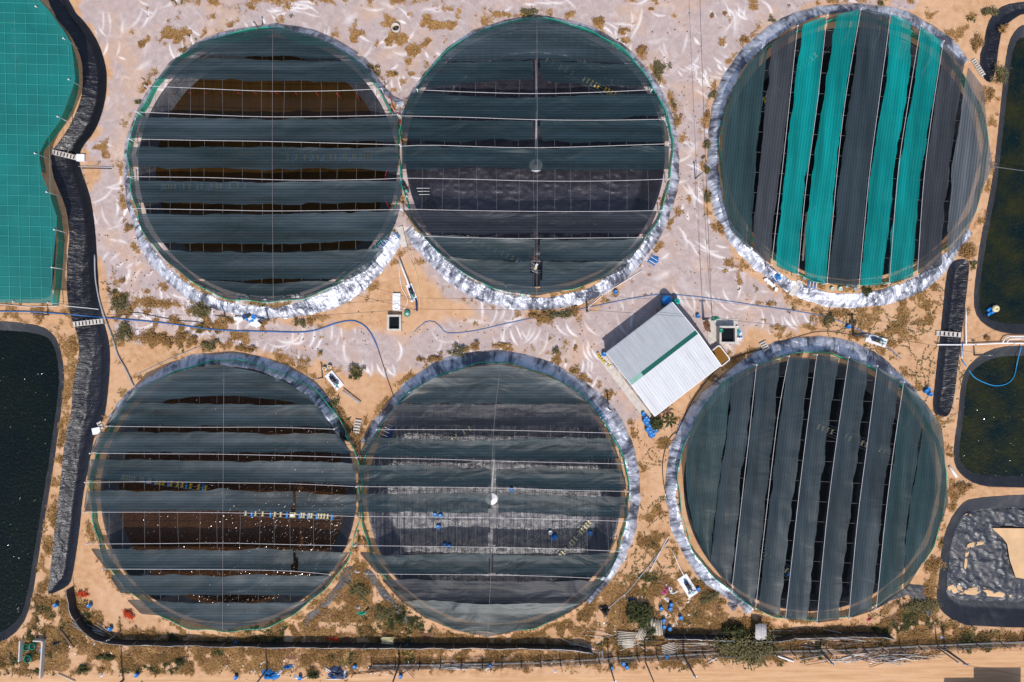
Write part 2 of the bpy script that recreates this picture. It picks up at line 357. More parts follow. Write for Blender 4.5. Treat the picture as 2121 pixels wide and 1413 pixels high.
def stroke(x0, y0, ang, L, bend, w, a):
    n = int(L/1.2); x, y = x0, y0; pts = []
    for i in range(n): pts.append((x, y)); x += math.cos(ang)*1.2; y += math.sin(ang)*1.2; ang += bend
    P = np.array(pts); i0 = max(np.searchsorted(gx, P[:,0].min()-6), 0); i1 = np.searchsorted(gx, P[:,0].max()+6)
    j0 = np.searchsorted(gy, P[:,1].min()-6); j1 = np.searchsorted(gy, P[:,1].max()+6)
    if i1 <= i0 or j1 <= j0: return
    X = GX[j0:j1,i0:i1]; Y = GY[j0:j1,i0:i1]; best = np.zeros_like(X)
    for k in range(0, n, 2):
        t = k/n; ww = w*(.35+1.1*math.sin(math.pi*min(t*1.1, 1)))
        best = np.maximum(best, a*(math.sin(math.pi*t)**.5)*np.exp(-((X-P[k,0])**2+(Y-P[k,1])**2)/(ww*ww)))
    scf[j0:j1,i0:i1] = np.maximum(scf[j0:j1,i0:i1], best)
cnt = 0
while cnt < 500:
    x = random.uniform(140, 1950); y = random.uniform(-20, 800)
    i = np.searchsorted(gx, x); j = np.searchsorted(gy, y)
    if lime[j,i] < .6: continue
    if random.random() > .12+n3[j,i]*1.1: continue
    a0 = random.gauss(.15, .35) if y < 50 else random.gauss(1.3, .5)
    if 630 < y < 780: a0 = random.gauss(1.4, .25)
    if x < 300 and y < 560: a0 = random.gauss(.9+.8*math.sin(x*.03+y*.02), .4)
    if x > 1280 and y < 560: a0 = random.gauss(.5+1.0*math.sin(y*.018), .35)
    bend = random.choice((-1, 1))*random.uniform(.008, .04); L_ = random.uniform(24, 84); m = random.choice((1, 1, 1, 2, 2, 3, 4))
    sx, sy = random.uniform(8, 22), random.uniform(-5, 5); aa = random.uniform(.65, 1.0)
    for q in range(m):
        stroke(x+q*sx+random.gauss(0, 2), y+q*sy+random.gauss(0, 2), a0+random.gauss(0, .12), L_*random.uniform(.6, 1.1), bend, random.uniform(1.3, 1.9), aa*random.uniform(.5, 1.0))
    cnt += 1
for q in range(70):           # broad pale smears where the crust is scraped
    x = random.uniform(180, 1700); y = random.uniform(0, 780); stroke(x, y, random.uniform(0, 3), random.uniform(30, 80), random.uniform(-.02, .02), random.uniform(3, 6), random.uniform(.15, .35))
scf *= lime
trk = np.zeros_like(GX)       # lengthwise wheel tracks on the dirt road
RD = [(-300,1406),(600,1400),(900,1402),(1300,1396),(1700,1376),(2121,1345),(2400,1330),(2400,1700),(-300,1700)]
road = np.clip(.5-(sdf(RD, GX, GY)+(n1-.5)*10)/8, 0, 1)
rust = np.clip((vnoise(GX, GY, 38, 101, 5)-.52)/.08, 0, 1)*gr*(GY > 1200)
gr *= (1-road)
me = mesh('ground', V, F, bpy.data.materials.new('ground_temp'), smooth=True)
ground = tag(me, kind='structure')
at = ground.data.color_attributes.new('zone', 'FLOAT_COLOR', 'POINT')
at.data.foreach_set('color', np.stack([lime, gr, scf, grn], -1).astype(np.float32).ravel())
at = ground.data.color_attributes.new('zone_b', 'FLOAT_COLOR', 'POINT')
at.data.foreach_set('color', np.stack([road, rust, trk, np.ones_like(trk)], -1).astype(np.float32).ravel())
def ground_mat():
    m, nt, b, o = nodes_for('earth'); v = texco(nt)
    def att(n):
        a = nt.nodes.new('ShaderNodeAttribute'); a.attribute_name = n; s = nt.nodes.new('ShaderNodeSeparateColor')
        nt.links.new(a.outputs['Color'], s.inputs[0]); return a, s.outputs
    a1, z = att('zone'); a2, zb = att('zone_b')
    fine = noise(nt, v, 5.5, 6, .7); mid = noise(nt, v, 1.1, 5, .6); big = noise(nt, v, .16, 4, .6); spk = noise(nt, v, 14, 3, .8)
    sand = ramp(nt, mid, [(.25, (.39,.205,.105)), (.5, (.50,.285,.15)), (.75, (.59,.37,.215))])
    sand = mixc(nt, mth(nt, 'MULTIPLY', ramp(nt, big, [(.42, 0.0), (.62, 1.0)]), .5), sand, (.60,.38,.24))
    lim = ramp(nt, mid, [(.2, (.34,.26,.245)), (.5, (.41,.32,.30)), (.8, (.49,.39,.365))])
    lim = mixc(nt, ramp(nt, big, [(.5, 0.0), (.66, .6)]), lim, (.52,.33,.21))
    lim = mixc(nt, mth(nt, 'MULTIPLY', ramp(nt, noise(nt, v, .45, 5, .7, 1.5), [(.5, 0.0), (.72, 1.0)]), .45), lim, (.66,.57,.54))
    base = mixc(nt, z[0], sand, lim)
    base = mixc(nt, zb[0], base, ramp(nt, noise(nt, texco(nt, (.12, 2.4, 1), (0,0,R(-2))), 1.0, 4, .6), [(.3, (.47,.255,.125)), (.7, (.62,.385,.22))]))
    base = mixc(nt, mth(nt, 'MULTIPLY', z[2], ramp(nt, fine, [(.3, .7), (.5, 1.0)])), base, (.92,.87,.85))
    grass = ramp(nt, fine, [(.25, (.075,.036,.015)), (.40, (.20,.10,.035)), (.56, (.36,.19,.07)), (.8, (.54,.32,.15))])
    grass = mixc(nt, z_a(nt, a1), grass, ramp(nt, fine, [(.3, (.025,.03,.008)), (.6, (.11,.095,.025)), (.8, (.26,.18,.06))]))
    grass = mixc(nt, zb[1], grass, ramp(nt, spk, [(.3, (.09,.04,.025)), (.55, (.22,.10,.06)), (.75, (.55,.36,.28))]))
    gm = ramp(nt, mth(nt, 'ADD', z[1], mth(nt, 'MULTIPLY', mth(nt, 'SUBTRACT', noise(nt, v, 2.6, 6, .75), .5), 1.5)), [(.35, 0.0), (.75, 1.0)])
    base = mixc(nt, mth(nt, 'MULTIPLY', gm, ramp(nt, z[1], [(.02, 0.0), (.15, 1.0)])), base, grass)
    peb = ramp(nt, spk, [(.22, .62), (.36, 1.0), (.72, 1.0), (.85, 1.22)])
    base = mixc(nt, .8, base, mixc(nt, 1.0, base, peb, 'MULTIPLY'))
    nt.links.new(base, b.inputs['Base Color']); b.inputs['Roughness'].default_value = .95; b.inputs['Specular IOR Level'].default_value = .15
    hgt = mth(nt, 'ADD', mth(nt, 'MULTIPLY', fine, mth(nt, 'ADD', mth(nt, 'MULTIPLY', z[1], 2.2), .35)), mth(nt, 'MULTIPLY', mid, .5))
    bump(nt, b, hgt, .8, .12)
    return m
def z_a(nt, a): return a.outputs['Alpha']
ground.data.materials.clear(); ground.data.materials.append(ground_mat())

# ------------------------------------------------------------ plastic liners
def liner_mat(name, base, dust, rough, bstr, stretch=(1,1,1), rot=0, scale=1.0, dustlo=.5, dusthi=.8, fold=None, metal=0.0, spec=.5, bd=.35, w1k=1.0, w2k=1.0, big=0.0):
    m, nt, b, o = nodes_for(name); v = texco(nt); vs = texco(nt, stretch, (0,0,rot))
    n = noise(nt, v, .35, 5, .65, .6)
    d = ramp(nt, n, [(dustlo, 0.0), (dusthi, 1.0)])
    sp = ramp(nt, noise(nt, v, 9, 3, .7), [(.35, .4), (.65, 1.0)])
    nt.links.new(mixc(nt, mth(nt, 'MULTIPLY', d, sp), base, dust), b.inputs['Base Color'])
    nt.links.new(ramp(nt, n, [(.3, rough*.85), (.8, min(1, rough*1.5))]), b.inputs['Roughness'])
    b.inputs['Specular IOR Level'].default_value = spec; b.inputs['Metallic'].default_value = metal
    w1 = noise(nt, vs, 1.3*scale, 3, .55, 1.2); w2 = noise(nt, vs, 4.5*scale, 3, .6, 1.6)
    h = mth(nt, 'ADD', mth(nt, 'MULTIPLY', w1, w1k), mth(nt, 'MULTIPLY', w2, .45*w2k))
    if big: h = mth(nt, 'ADD', h, mth(nt, 'MULTIPLY', noise(nt, v, .55, 3, .5, 1.0), big))
    if fold:
        wv = nt.nodes.new('ShaderNodeTexWave'); wv.wave_type = 'BANDS'; wv.bands_direction = fold[0]; wv.inputs['Scale'].default_value = fold[1]
        wv.inputs['Distortion'].default_value = 1.5; wv.inputs['Detail'].default_value = 2; nt.links.new(v, wv.inputs['Vector'])
        h = mth(nt, 'ADD', h, mth(nt, 'MULTIPLY', ramp(nt, wv.outputs[1], [(.0, 0.0), (.12, 1.0), (.88, 1.0), (1.0, 0.0)]), -fold[2]))
    bump(nt, b, h, bstr, bd)
    return m
M_chan = liner_mat('black_channel_plastic', (.012,.012,.017), (.030,.028,.032), .30, 1.0, (.25,2.2,1), 0, 1.0, .6, .9, spec=.42, bd=.085, big=2.0, w2k=.5)
M_side = liner_mat('black_pond_plastic', (.022,.022,.028), (.08,.075,.075), .42, .7, scale=.8, spec=.45, bd=.07)
def skirt_mat():
    m, nt, b, o = nodes_for('silvered_plastic'); v = texco(nt)
    a = nt.nodes.new('ShaderNodeAttribute'); a.attribute_name = 'round'; pv = a.outputs['Vector']
    st = noise(nt, pv, 1.1, 3, .55, .9); st2 = noise(nt, pv, 4.0, 3, .6, .6); n = noise(nt, v, .28, 4, .6, .8)
    patchy = ramp(nt, mth(nt, 'ADD', mth(nt, 'MULTIPLY', n, .6), mth(nt, 'MULTIPLY', st, .4)), [(.42, 0.0), (.55, 1.0)])  # pale patches: silvery sheen painted into the base colour, not wear
    nt.links.new(mixc(nt, patchy, (.10,.105,.135), (.60,.60,.66)), b.inputs['Base Color'])
    nt.links.new(ramp(nt, n, [(.3, .30), (.7, .46)]), b.inputs['Roughness'])
    nt.links.new(ramp(nt, st2, [(.35, .25), (.65, .62)]), b.inputs['Metallic'])
    h = mth(nt, 'ADD', mth(nt, 'MULTIPLY', st, 1.5), mth(nt, 'MULTIPLY', st2, .42))
    h = mth(nt, 'ADD', h, mth(nt, 'MULTIPLY', noise(nt, v, 3.2, 3, .6, 1.2), .16))
    bump(nt, b, h, 1.0, .22); return m
M_skirt = skirt_mat()
M_floorb = liner_mat('dark_creased_plastic', (.020,.017,.023), (.07,.055,.065), .27, 1.0, scale=2.0, dustlo=.55, fold=('X', .16, .5), spec=.9, bd=.032, big=1.0)
M_floor = liner_mat('creased_black_plastic', (.030,.026,.034), (.12,.10,.11), .27, 1.0, scale=2.4, dustlo=.5, fold=('X', .16, .8), spec=1.0, bd=.065)
M_pit = liner_mat('crumpled_black_plastic', (.030,.031,.038), (.13,.11,.10), .36, 1.0, (.5,1.6,1), R(35), 1.0, .5, .8, spec=.7, bd=.07, big=2.0, w2k=1.0)
def grid_drape(name, f, bb, mat, step=3.0, dz=.05, wr=0.0, wsc=20, parent=None, zf=None, seed=7, polar=None):
    x0, y0, x1, y1 = bb
    x0 = max(x0, -150); y0 = max(y0, -110); x1 = min(x1, 2270); y1 = min(y1, 1520)
    X, Y = np.meshgrid(np.arange(x0, x1+step, step), np.arange(y0, y1+step, step)); s = f(X, Y)
    e = .6; gxx = (f(X+e, Y)-f(X-e, Y))/(2*e); gyy = (f(X, Y+e)-f(X, Y-e))/(2*e); g2 = np.maximum(gxx**2+gyy**2, .25)
    ins = s < 0; cell = ins[:-1,:-1] | ins[1:,:-1] | ins[1:,1:] | ins[:-1,1:]
    out = s > 0; X2 = np.where(out, X-s*gxx/g2, X); Y2 = np.where(out, Y-s*gyy/g2, Y)
    Z = Hh(X2, Y2)+dz if zf is None else zf(X2, Y2)
    if wr:
        r = 1-np.abs(vnoise(X2, Y2, wsc, seed, 3)-.5)*2; Z = Z+wr*(r**3)*np.clip(-s/6, 0, 1)
    idx = -np.ones(X.shape, int); used = np.zeros(X.shape, bool)
    used[:-1,:-1] |= cell; used[1:,:-1] |= cell; used[1:,1:] |= cell; used[:-1,1:] |= cell
    idx[used] = np.arange(used.sum())
    Vv = np.stack([(X2[used]-CX)/S, (CY-Y2[used])/S, Z[used]], -1)
    Ff = np.stack([idx[:-1,:-1][cell], idx[1:,:-1][cell], idx[1:,1:][cell], idx[:-1,1:][cell]], -1)
    o = mesh(name, Vv, Ff, mat, parent, smooth=True)
    if polar:
        dx = X2[used]-polar[0]; dy = polar[1]-Y2[used]; d = np.hypot(dx, dy); th = np.arctan2(dy, dx)
        at = o.data.attributes.new('round', 'FLOAT_VECTOR', 'POINT')
        at.data.foreach_set('vector', np.stack([np.cos(th)*19, np.sin(th)*19, d/S*.32], -1).astype(np.float32).ravel())
    return o
PD = {'A': 'round netted pond with brown water showing in a wide gap near its top',
      'B': 'round drained pond with bare black floor and diagonal yellow paddles',
      'C': 'round pond covered by slanting teal and grey net strips',
      'E': 'round netted pond with brown water and rows of blue floats',
      'F': 'round drained pond with shiny creased floor and white centre drain',
      'G': 'round pond under slanting all dark strips beside the metal roofed shed'}
SHORT = {'A': 'upper left pond', 'B': 'upper middle pond', 'C': 'teal striped pond', 'E': 'lower left pond', 'F': 'lower middle pond', 'G': 'lower right pond'}
ROOT = {}
for k, p in PONDS.items():
    z0 = W(*p['c']); ROOT[k] = empty('round_pond', (z0.x, z0.y, 0), PD[k], 'pond', 'round ponds of the shrimp farm')
for k, p in PONDS.items():
    cx, cy = p['c']; dry = k in 'BF'
    o = grid_drape('liner', f_bowl(p), (cx-300, cy-300, cx+300, cy+300), (M_floorb if k == 'B' else M_floor) if dry else M_side, 3.0, .06, .10 if dry else .05, 16)
    o.parent = ROOT[k]; o.matrix_parent_inverse = ROOT[k].matrix_world.inverted(); o.location = (-ROOT[k].location.x, -ROOT[k].location.y, 0); o.matrix_parent_inverse.identity()
    o = grid_drape('outer_liner', f_skirt(p), (cx-340, cy-340, cx+340, cy+340), M_skirt, 2.4, .05, .26, 17, seed=13, polar=p['c'])
    o.parent = ROOT[k]; o.location = (-ROOT[k].location.x, -ROOT[k].location.y, 0)
LN = {'D': ('lined_pond', 'black lined bank of the pond under the large teal net', 'pond'), 'I': ('lined_pond', 'long pond of dark green water left of the lined channel', 'pond'),
      'J': ('lined_pond', 'large rounded pond of dark green water holding a floating blue and white pump', 'pond'), 'K': ('lined_pond', 'dark water pond with a blue hose looping across its corner', 'pond'),
      'L': ('lined_pit', 'empty pit lined with crumpled black plastic and sand', 'pit'), 'ch1': ('drain_channel', 'long curving black lined channel between the left ponds and the pale ground', 'channel'),
      'ch2': ('drain_channel', 'short straight black lined channel crossed by white steps', 'channel'), 'ch3': ('drain_channel', 'hooked black lined channel ending beside white steps near the teal striped pond', 'channel')}
for k, q in POLY.items():
    n, l, c = LN[k]; mt = M_chan if k[:2] == 'ch' else M_side
    o = grid_drape(n, f_poly(q), q['bb'], mt, 2.6, .05, {'L': .03}.get(k, .06), 12)
    tag(o, l, c, 'plastic lined channels' if k[:2] == 'ch' else 'plastic lined basins')

LIN = smoothpoly([(2300,1052),(2121,1055),(2025,1060),(2002,1072),(1988,1100),(1978,1150),(1970,1210),(1974,1238),(1992,1248),(2030,1251),(2300,1254)], 1)
tag(grid_drape('crumpled_sheet', lambda X, Y: sdf(LIN, X, Y)+(vnoise(X, Y, 16, 77, 2)-.5)*8, (1950,1030,2300,1270), M_pit, 2.4, .10, .26, 20), 'crumpled shiny black sheet spread over the bottom of the empty pit', 'plastic sheet')

# sand fill in the pit, as a low smooth mound
def zpit(X, Y): return np.full(X.shape, -.80)+.12*vnoise(X, Y, 40, 66, 2)
M_sand = plain('loose_sand', (.62,.40,.22), .95, .12, .6, .3, spec=.1)
o = grid_drape('sand_fill', lambda X, Y: sdf([(2062,1097),(2300,1100),(2300,1230),(2112,1200),(2100,1165),(2094,1130),(2085,1118)], X, Y), (2040,1080,2300,1240), M_sand, 4, zf=zpit)
tag(o, 'flat pale sand filling the middle of the crumpled black pit', 'sand')
for P in ([(1968,1222),(1990,1215),(2010,1226),(2040,1220),(2070,1228),(2121,1235),(2200,1236),(2200,1246),(2090,1244),(2030,1238),(1985,1236)],
          [(2012,1135),(2022,1128),(2050,1126),(2052,1132),(2024,1137),(2016,1150),(2012,1185),(2006,1190)], [(2006,1068),(2020,1068),(2042,1078),(2040,1081),(2016,1074)]):
    a = np.array(P); o = grid_drape('sand_drift', f_poly({'poly': smoothpoly(P, 1)}), (a[:,0].min()-8, a[:,1].min()-8, a[:,0].max()+8, a[:,1].max()+8), M_sand, 2.0, .24, .08, 9)
    tag(o, ['long ridge of sand along the bottom edge of the pit', 'hooked ridge of sand on the crumpled plastic', 'small sand streak at the top of the pit'][len([x for x in bpy.data.objects if x.name.startswith('sand_drift')])-1], 'sand', 'sand blown into the pit')

# ------------------------------------------------------------ water
def water_mat(name, col, col2, rip=.06, sc=3.0, rough=.06, msc=.12, dt=4):
    m, nt, b, o = nodes_for(name); v = texco(nt)
    nt.links.new(ramp(nt, noise(nt, v, msc, 4, .65), [(.35, col), (.7, col2)]), b.inputs['Base Color'])
    b.inputs['Roughness'].default_value = rough; b.inputs['IOR'].default_value = 1.33
    bump(nt, b, noise(nt, v, sc, dt, .5, .4), rip, .3); return m
MW_brown = water_mat('brown_pond_water', (.022,.011,.003), (.040,.021,.005), .10)
MW_brown2 = water_mat('red_brown_pond_water', (.026,.011,.004), (.046,.020,.007), .44, 2.6, .10, dt=1)
MW_green = water_mat('green_black_pond_water', (.002,.005,.004), (.005,.008,.003), .52, 2.6, .10, dt=1)
MW_olive = water_mat('olive_black_pond_water', (.002,.008,.008), (.022,.022,.004), .50, 2.6, .09, .3, dt=1)
MW_dark = water_mat('black_pond_water', (.006,.008,.009), (.010,.011,.010), .05)
for k, (lv, mt) in {'A': (-.25, MW_brown), 'E': (-.25, MW_brown2), 'C': (-.35, MW_dark), 'G': (-.35, MW_dark)}.items():
    p = PONDS[k]; r = (p['rl']-16)/S; c = W(*p['c']); n = 120
    Vv = [(c.x, c.y, lv)]+[(c.x+r*math.cos(2*math.pi*i/n), c.y+r*math.sin(2*math.pi*i/n), lv) for i in range(n)]
    tag(mesh('water', Vv, [(0, i+1, (i+1) % n+1) for i in range(n)], mt), kind='structure')
for k, mt in (('D', MW_dark), ('I', MW_green), ('J', MW_olive), ('K', MW_olive)):
    q = POLY[k]; lv = q['w']
    tag(grid_drape('water', lambda X, Y: sdf(q['poly'], X, Y)+12, q['bb'], mt, 8, zf=lambda X, Y: np.full(X.shape, lv)), kind='structure')

# ------------------------------------------------------------ shade nets
def net_mat(name, col, alpha, axis, var=.25, ribs=.9, col2=None, spec=.22, folds=.35):
    m, nt, b, o = nodes_for(name); v = texco(nt)
    st = (.12, 1, 1) if axis == 'H' else (1, .12, 1); rot = (0, 0, 0) if axis == 'H' else (0, 0, R(7))
    vs = texco(nt, st, rot)
    n = noise(nt, vs, .5, 3, .5, .3); lo = tuple(c*(1-var) for c in col); hi = tuple(c*(1+var) for c in (col2 or col))
    wv = nt.nodes.new('ShaderNodeTexWave'); wv.bands_direction = 'Y' if axis == 'H' else 'X'; wv.inputs['Scale'].default_value = .85
    wv.inputs['Distortion'].default_value = .12; wv.inputs['Detail'].default_value = 1
    nt.links.new(texco(nt, rot=rot), wv.inputs['Vector'])
    rib = ramp(nt, wv.outputs[1], [(.0, .55), (.22, 1.0), (.85, 1.0), (1.0, 1.25)])
    wv2 = nt.nodes.new('ShaderNodeTexWave'); wv2.bands_direction = 'Y' if axis == 'H' else 'X'; wv2.inputs['Scale'].default_value = .2
    wv2.inputs['Distortion'].default_value = 1.5; nt.links.new(texco(nt, rot=rot), wv2.inputs['Vector'])
    rib2 = ramp(nt, wv2.outputs[1], [(.0, .82), (.5, 1.0), (1.0, 1.12)])
    base = mixc(nt, ribs, ramp(nt, n, [(.3, lo), (.7, hi)]), mixc(nt, 1.0, ramp(nt, n, [(.3, lo), (.7, hi)]), mixc(nt, 1.0, rib, rib2, 'MULTIPLY'), 'MULTIPLY'))
    nt.links.new(base, b.inputs['Base Color']); b.inputs['Roughness'].default_value = .42; b.inputs['Specular IOR Level'].default_value = spec
    b.inputs['Sheen Weight'].default_value = .0
    bump(nt, b, mth(nt, 'ADD', noise(nt, vs, .55, 2, .45, .6), mth(nt, 'MULTIPLY', noise(nt, texco(nt, (.45,1,1), (0,0,R(16))), .42, 2, .4, 1.2), folds*2)), .5, .16)
    tr = nt.nodes.new('ShaderNodeBsdfTransparent'); mx = nt.nodes.new('ShaderNodeMixShader')
    nt.links.new(ramp(nt, n, [(.3, alpha-.05), (.7, min(1, alpha+.05))]), mx.inputs[0])
    nt.links.new(tr.outputs[0], mx.inputs[1]); nt.links.new(b.outputs[0], mx.inputs[2]); nt.links.new(mx.outputs[0], o.inputs[0])
    return m
N_dark = net_mat('dark_green_shade_cloth', (.017,.036,.041), .83, 'H', .3, col2=(.030,.044,.053), spec=.3, folds=.9)
N_grey = net_mat('dark_grey_shade_cloth', (.017,.032,.039), .86, 'H', spec=.12, folds=1.5)
N_char = net_mat('charcoal_shade_cloth', (.024,.027,.035), .86, 'H', spec=.12, folds=1.5)
V_dark = net_mat('dark_green_slanted_cloth', (.022,.046,.050), .82, 'V', ribs=.65)
V_slate = net_mat('slate_slanted_cloth', (.027,.040,.048), .84, 'V', ribs=.65)
V_grey = net_mat('grey_slanted_cloth', (.042,.045,.052), .84, 'V', ribs=.65)
V_pale = net_mat('faded_grey_slanted_cloth', (.09,.10,.11), .72, 'V', .3)
V_teal = net_mat('teal_slanted_cloth', (.0,.19,.18), .86, 'V', .22, ribs=.65)
NETZ = 3.0
OUT = {
 'A': [(568,58),(640,70),(690,92),(745,125),(780,170),(812,215),(828,240),(829,340),(830,432),(822,455),(795,520),(760,560),(700,590),(640,610),(568,622),(500,616),(440,602),(390,577),(345,542),(308,500),(285,455),(272,390),(266,330),(272,275),(285,230),(308,190),(350,130),(405,88),(480,72)],
 'B': [(1112,37),(1160,48),(1240,75),(1305,120),(1340,160),(1360,190),(1378,245),(1386,290),(1386,350),(1375,400),(1360,440),(1340,490),(1290,560),(1210,592),(1150,605),(1112,613),(1050,605),(985,580),(930,545),(890,505),(860,470),(836,437),(831,380),(831,240),(850,195),(880,160),(925,110),(980,70),(1050,48)],
 'C': [(1495,350),(1498,420),(1515,480),(1545,510),(1600,550),(1653,570),(1711,588),(1777,597),(1842,588),(1888,575),(1951,550),(1998,497),(2020,440),(2040,378),(2057,345),(2046,290),(2038,183),(2005,138),(1951,85),(1905,55),(1844,28),(1783,20),(1713,32),(1650,55),(1600,88),(1550,130),(1515,190),(1497,260)],
 'E': [(462,757),(520,768),(580,785),(640,820),(665,850),(690,890),(715,920),(737,945),(738,1000),(738,1070),(732,1130),(700,1180),(660,1230),(610,1270),(540,1290),(462,1306),(400,1288),(340,1276),(316,1274),(292,1272),(250,1230),(218,1178),(190,1140),(178,1090),(174,1060),(177,1000),(186,945),(202,900),(238,852),(280,805),(330,782),(400,763)],
 'F': [(1035,755),(1090,765),(1160,790),(1210,825),(1255,880),(1280,940),(1297,1000),(1303,1060),(1301,1085),(1285,1140),(1260,1195),(1210,1250),(1150,1285),(1080,1305),(1012,1320),(940,1305),(880,1280),(830,1245),(790,1200),(762,1165),(741,1140),(741,1000),(741,945),(762,905),(800,860),(850,812),(900,782),(970,762)],
 'G': [(1518,776),(1560,757),(1633,739),(1692,735),(1757,740),(1816,758),(1871,790),(1917,834),(1950,885),(1955,920),(1960,1000),(1965,1040),(1955,1070),(1920,1150),(1880,1215),(1816,1262),(1758,1282),(1692,1290),(1626,1283),(1565,1262),(1514,1222),(1470,1165),(1440,1100),(1425,1040),(1420,980),(1422,920),(1440,870),(1480,810)]}
def span(poly, a, ax):        # extent of the outline along the other axis at a
    hit = []; n = len(poly)
    for i in range(n):
        p, q = poly[i], poly[(i+1) % n]; u0, v0 = p[ax], p[1-ax]; u1, v1 = q[ax], q[1-ax]
        if (u0 <= a < u1) or (u1 <= a < u0): hit.append(v0+(v1-v0)*(a-u0)/(u1-u0))
    return (min(hit), max(hit)) if len(hit) > 1 else None
def net_strip(k, e0, e1, mat, ax, label, holes=(), sag=.16, seed=0, group=None):
    """e0, e1: the two long edges as (along, across) points; ax 0: runs left-right, 1: runs up-down"""
    poly = OUT[k]; e0 = sorted(e0); e1 = sorted(e1)
    E0 = np.array(e0, float); E1 = np.array(e1, float)
    amin = min(p[ax] for p in poly)+.5; amax = max(p[ax] for p in poly)-.5; na = int((amax-amin)/5); rows = []
    nb = 14; jit = vnoise(np.linspace(0, 900, na+1)+seed*77, np.zeros(na+1)+seed*31, 46, 200+seed, 3)-.5; jit2 = vnoise(np.linspace(0, 900, na+1)+seed*37, np.zeros(na+1)+seed*91, 46, 300+seed, 3)-.5
    for i in range(na+1):
        a = amin+(amax-amin)*i/na; sp = span(poly, a, ax)
        if not sp: continue
        lo = np.interp(a, E0[:,0], E0[:,1])+jit[i]*7 if len(E0) else -1e9; hi = np.interp(a, E1[:,0], E1[:,1])+jit2[i]*7
        lo = max(lo, sp[0]); hi = min(hi, sp[1])
        if hi-lo < .4: 
            if rows: rows.append(None)
            continue
        rows.append((a, lo, hi))
    while rows and rows[-1] is None: rows.pop()
    V = []; F = []; prev = None
    A_ = []
    for r in rows:
        if r is None: prev = None; continue
        a, lo, hi = r; base = len(V)
        for j in range(nb+1):
            t = j/nb; b = lo+(hi-lo)*t; px, py = (a, b) if ax == 0 else (b, a)
            A_.append((px, py, t)); V.append((px, py))
        if prev is not None:
            for j in range(nb):
                c0 = prev+j; mx = (V[c0][0]+V[base+j+1][0])/2; my = (V[c0][1]+V[base+j+1][1])/2
                if any(inp(h, mx, my) for h in holes): continue
                F.append((c0, c0+1, base+j+1, base+j))
        prev = base
    A_ = np.array(A_); t = A_[:,2]
    str_ = (8, 1) if ax == 0 else (1, 8)
    z = NETZ-sag*np.sin(np.pi*t)+(vnoise(A_[:,0]/str_[0], A_[:,1]/str_[1], 9, 400+seed, 2)-.5)*.07+(vnoise(A_[:,0], A_[:,1], 60, 500+seed, 2)-.5)*.22
    kk = (CAMZ-NETZ)/CAMZ
    Vv = np.stack([(A_[:,0]-CX)/S*kk, (CY-A_[:,1])/S*kk, z], -1)
    o = mesh('net_strip', Vv, F, mat, smooth=True)
    return tag(o, label, 'shade net', group)
def inp(P, x, y):
    c = False
    for i in range(len(P)):
        x0, y0 = P[i]; x1, y1 = P[(i+1) % len(P)]
        if (y0 > y) != (y1 > y) and x < (x1-x0)*(y-y0)/(y1-y0)+x0: c = not c
    return c
def L(*v):                    # polyline shorthand for horizontal strips: pairs x, y
    return [(v[i], v[i+1]) for i in range(0, len(v), 2)]
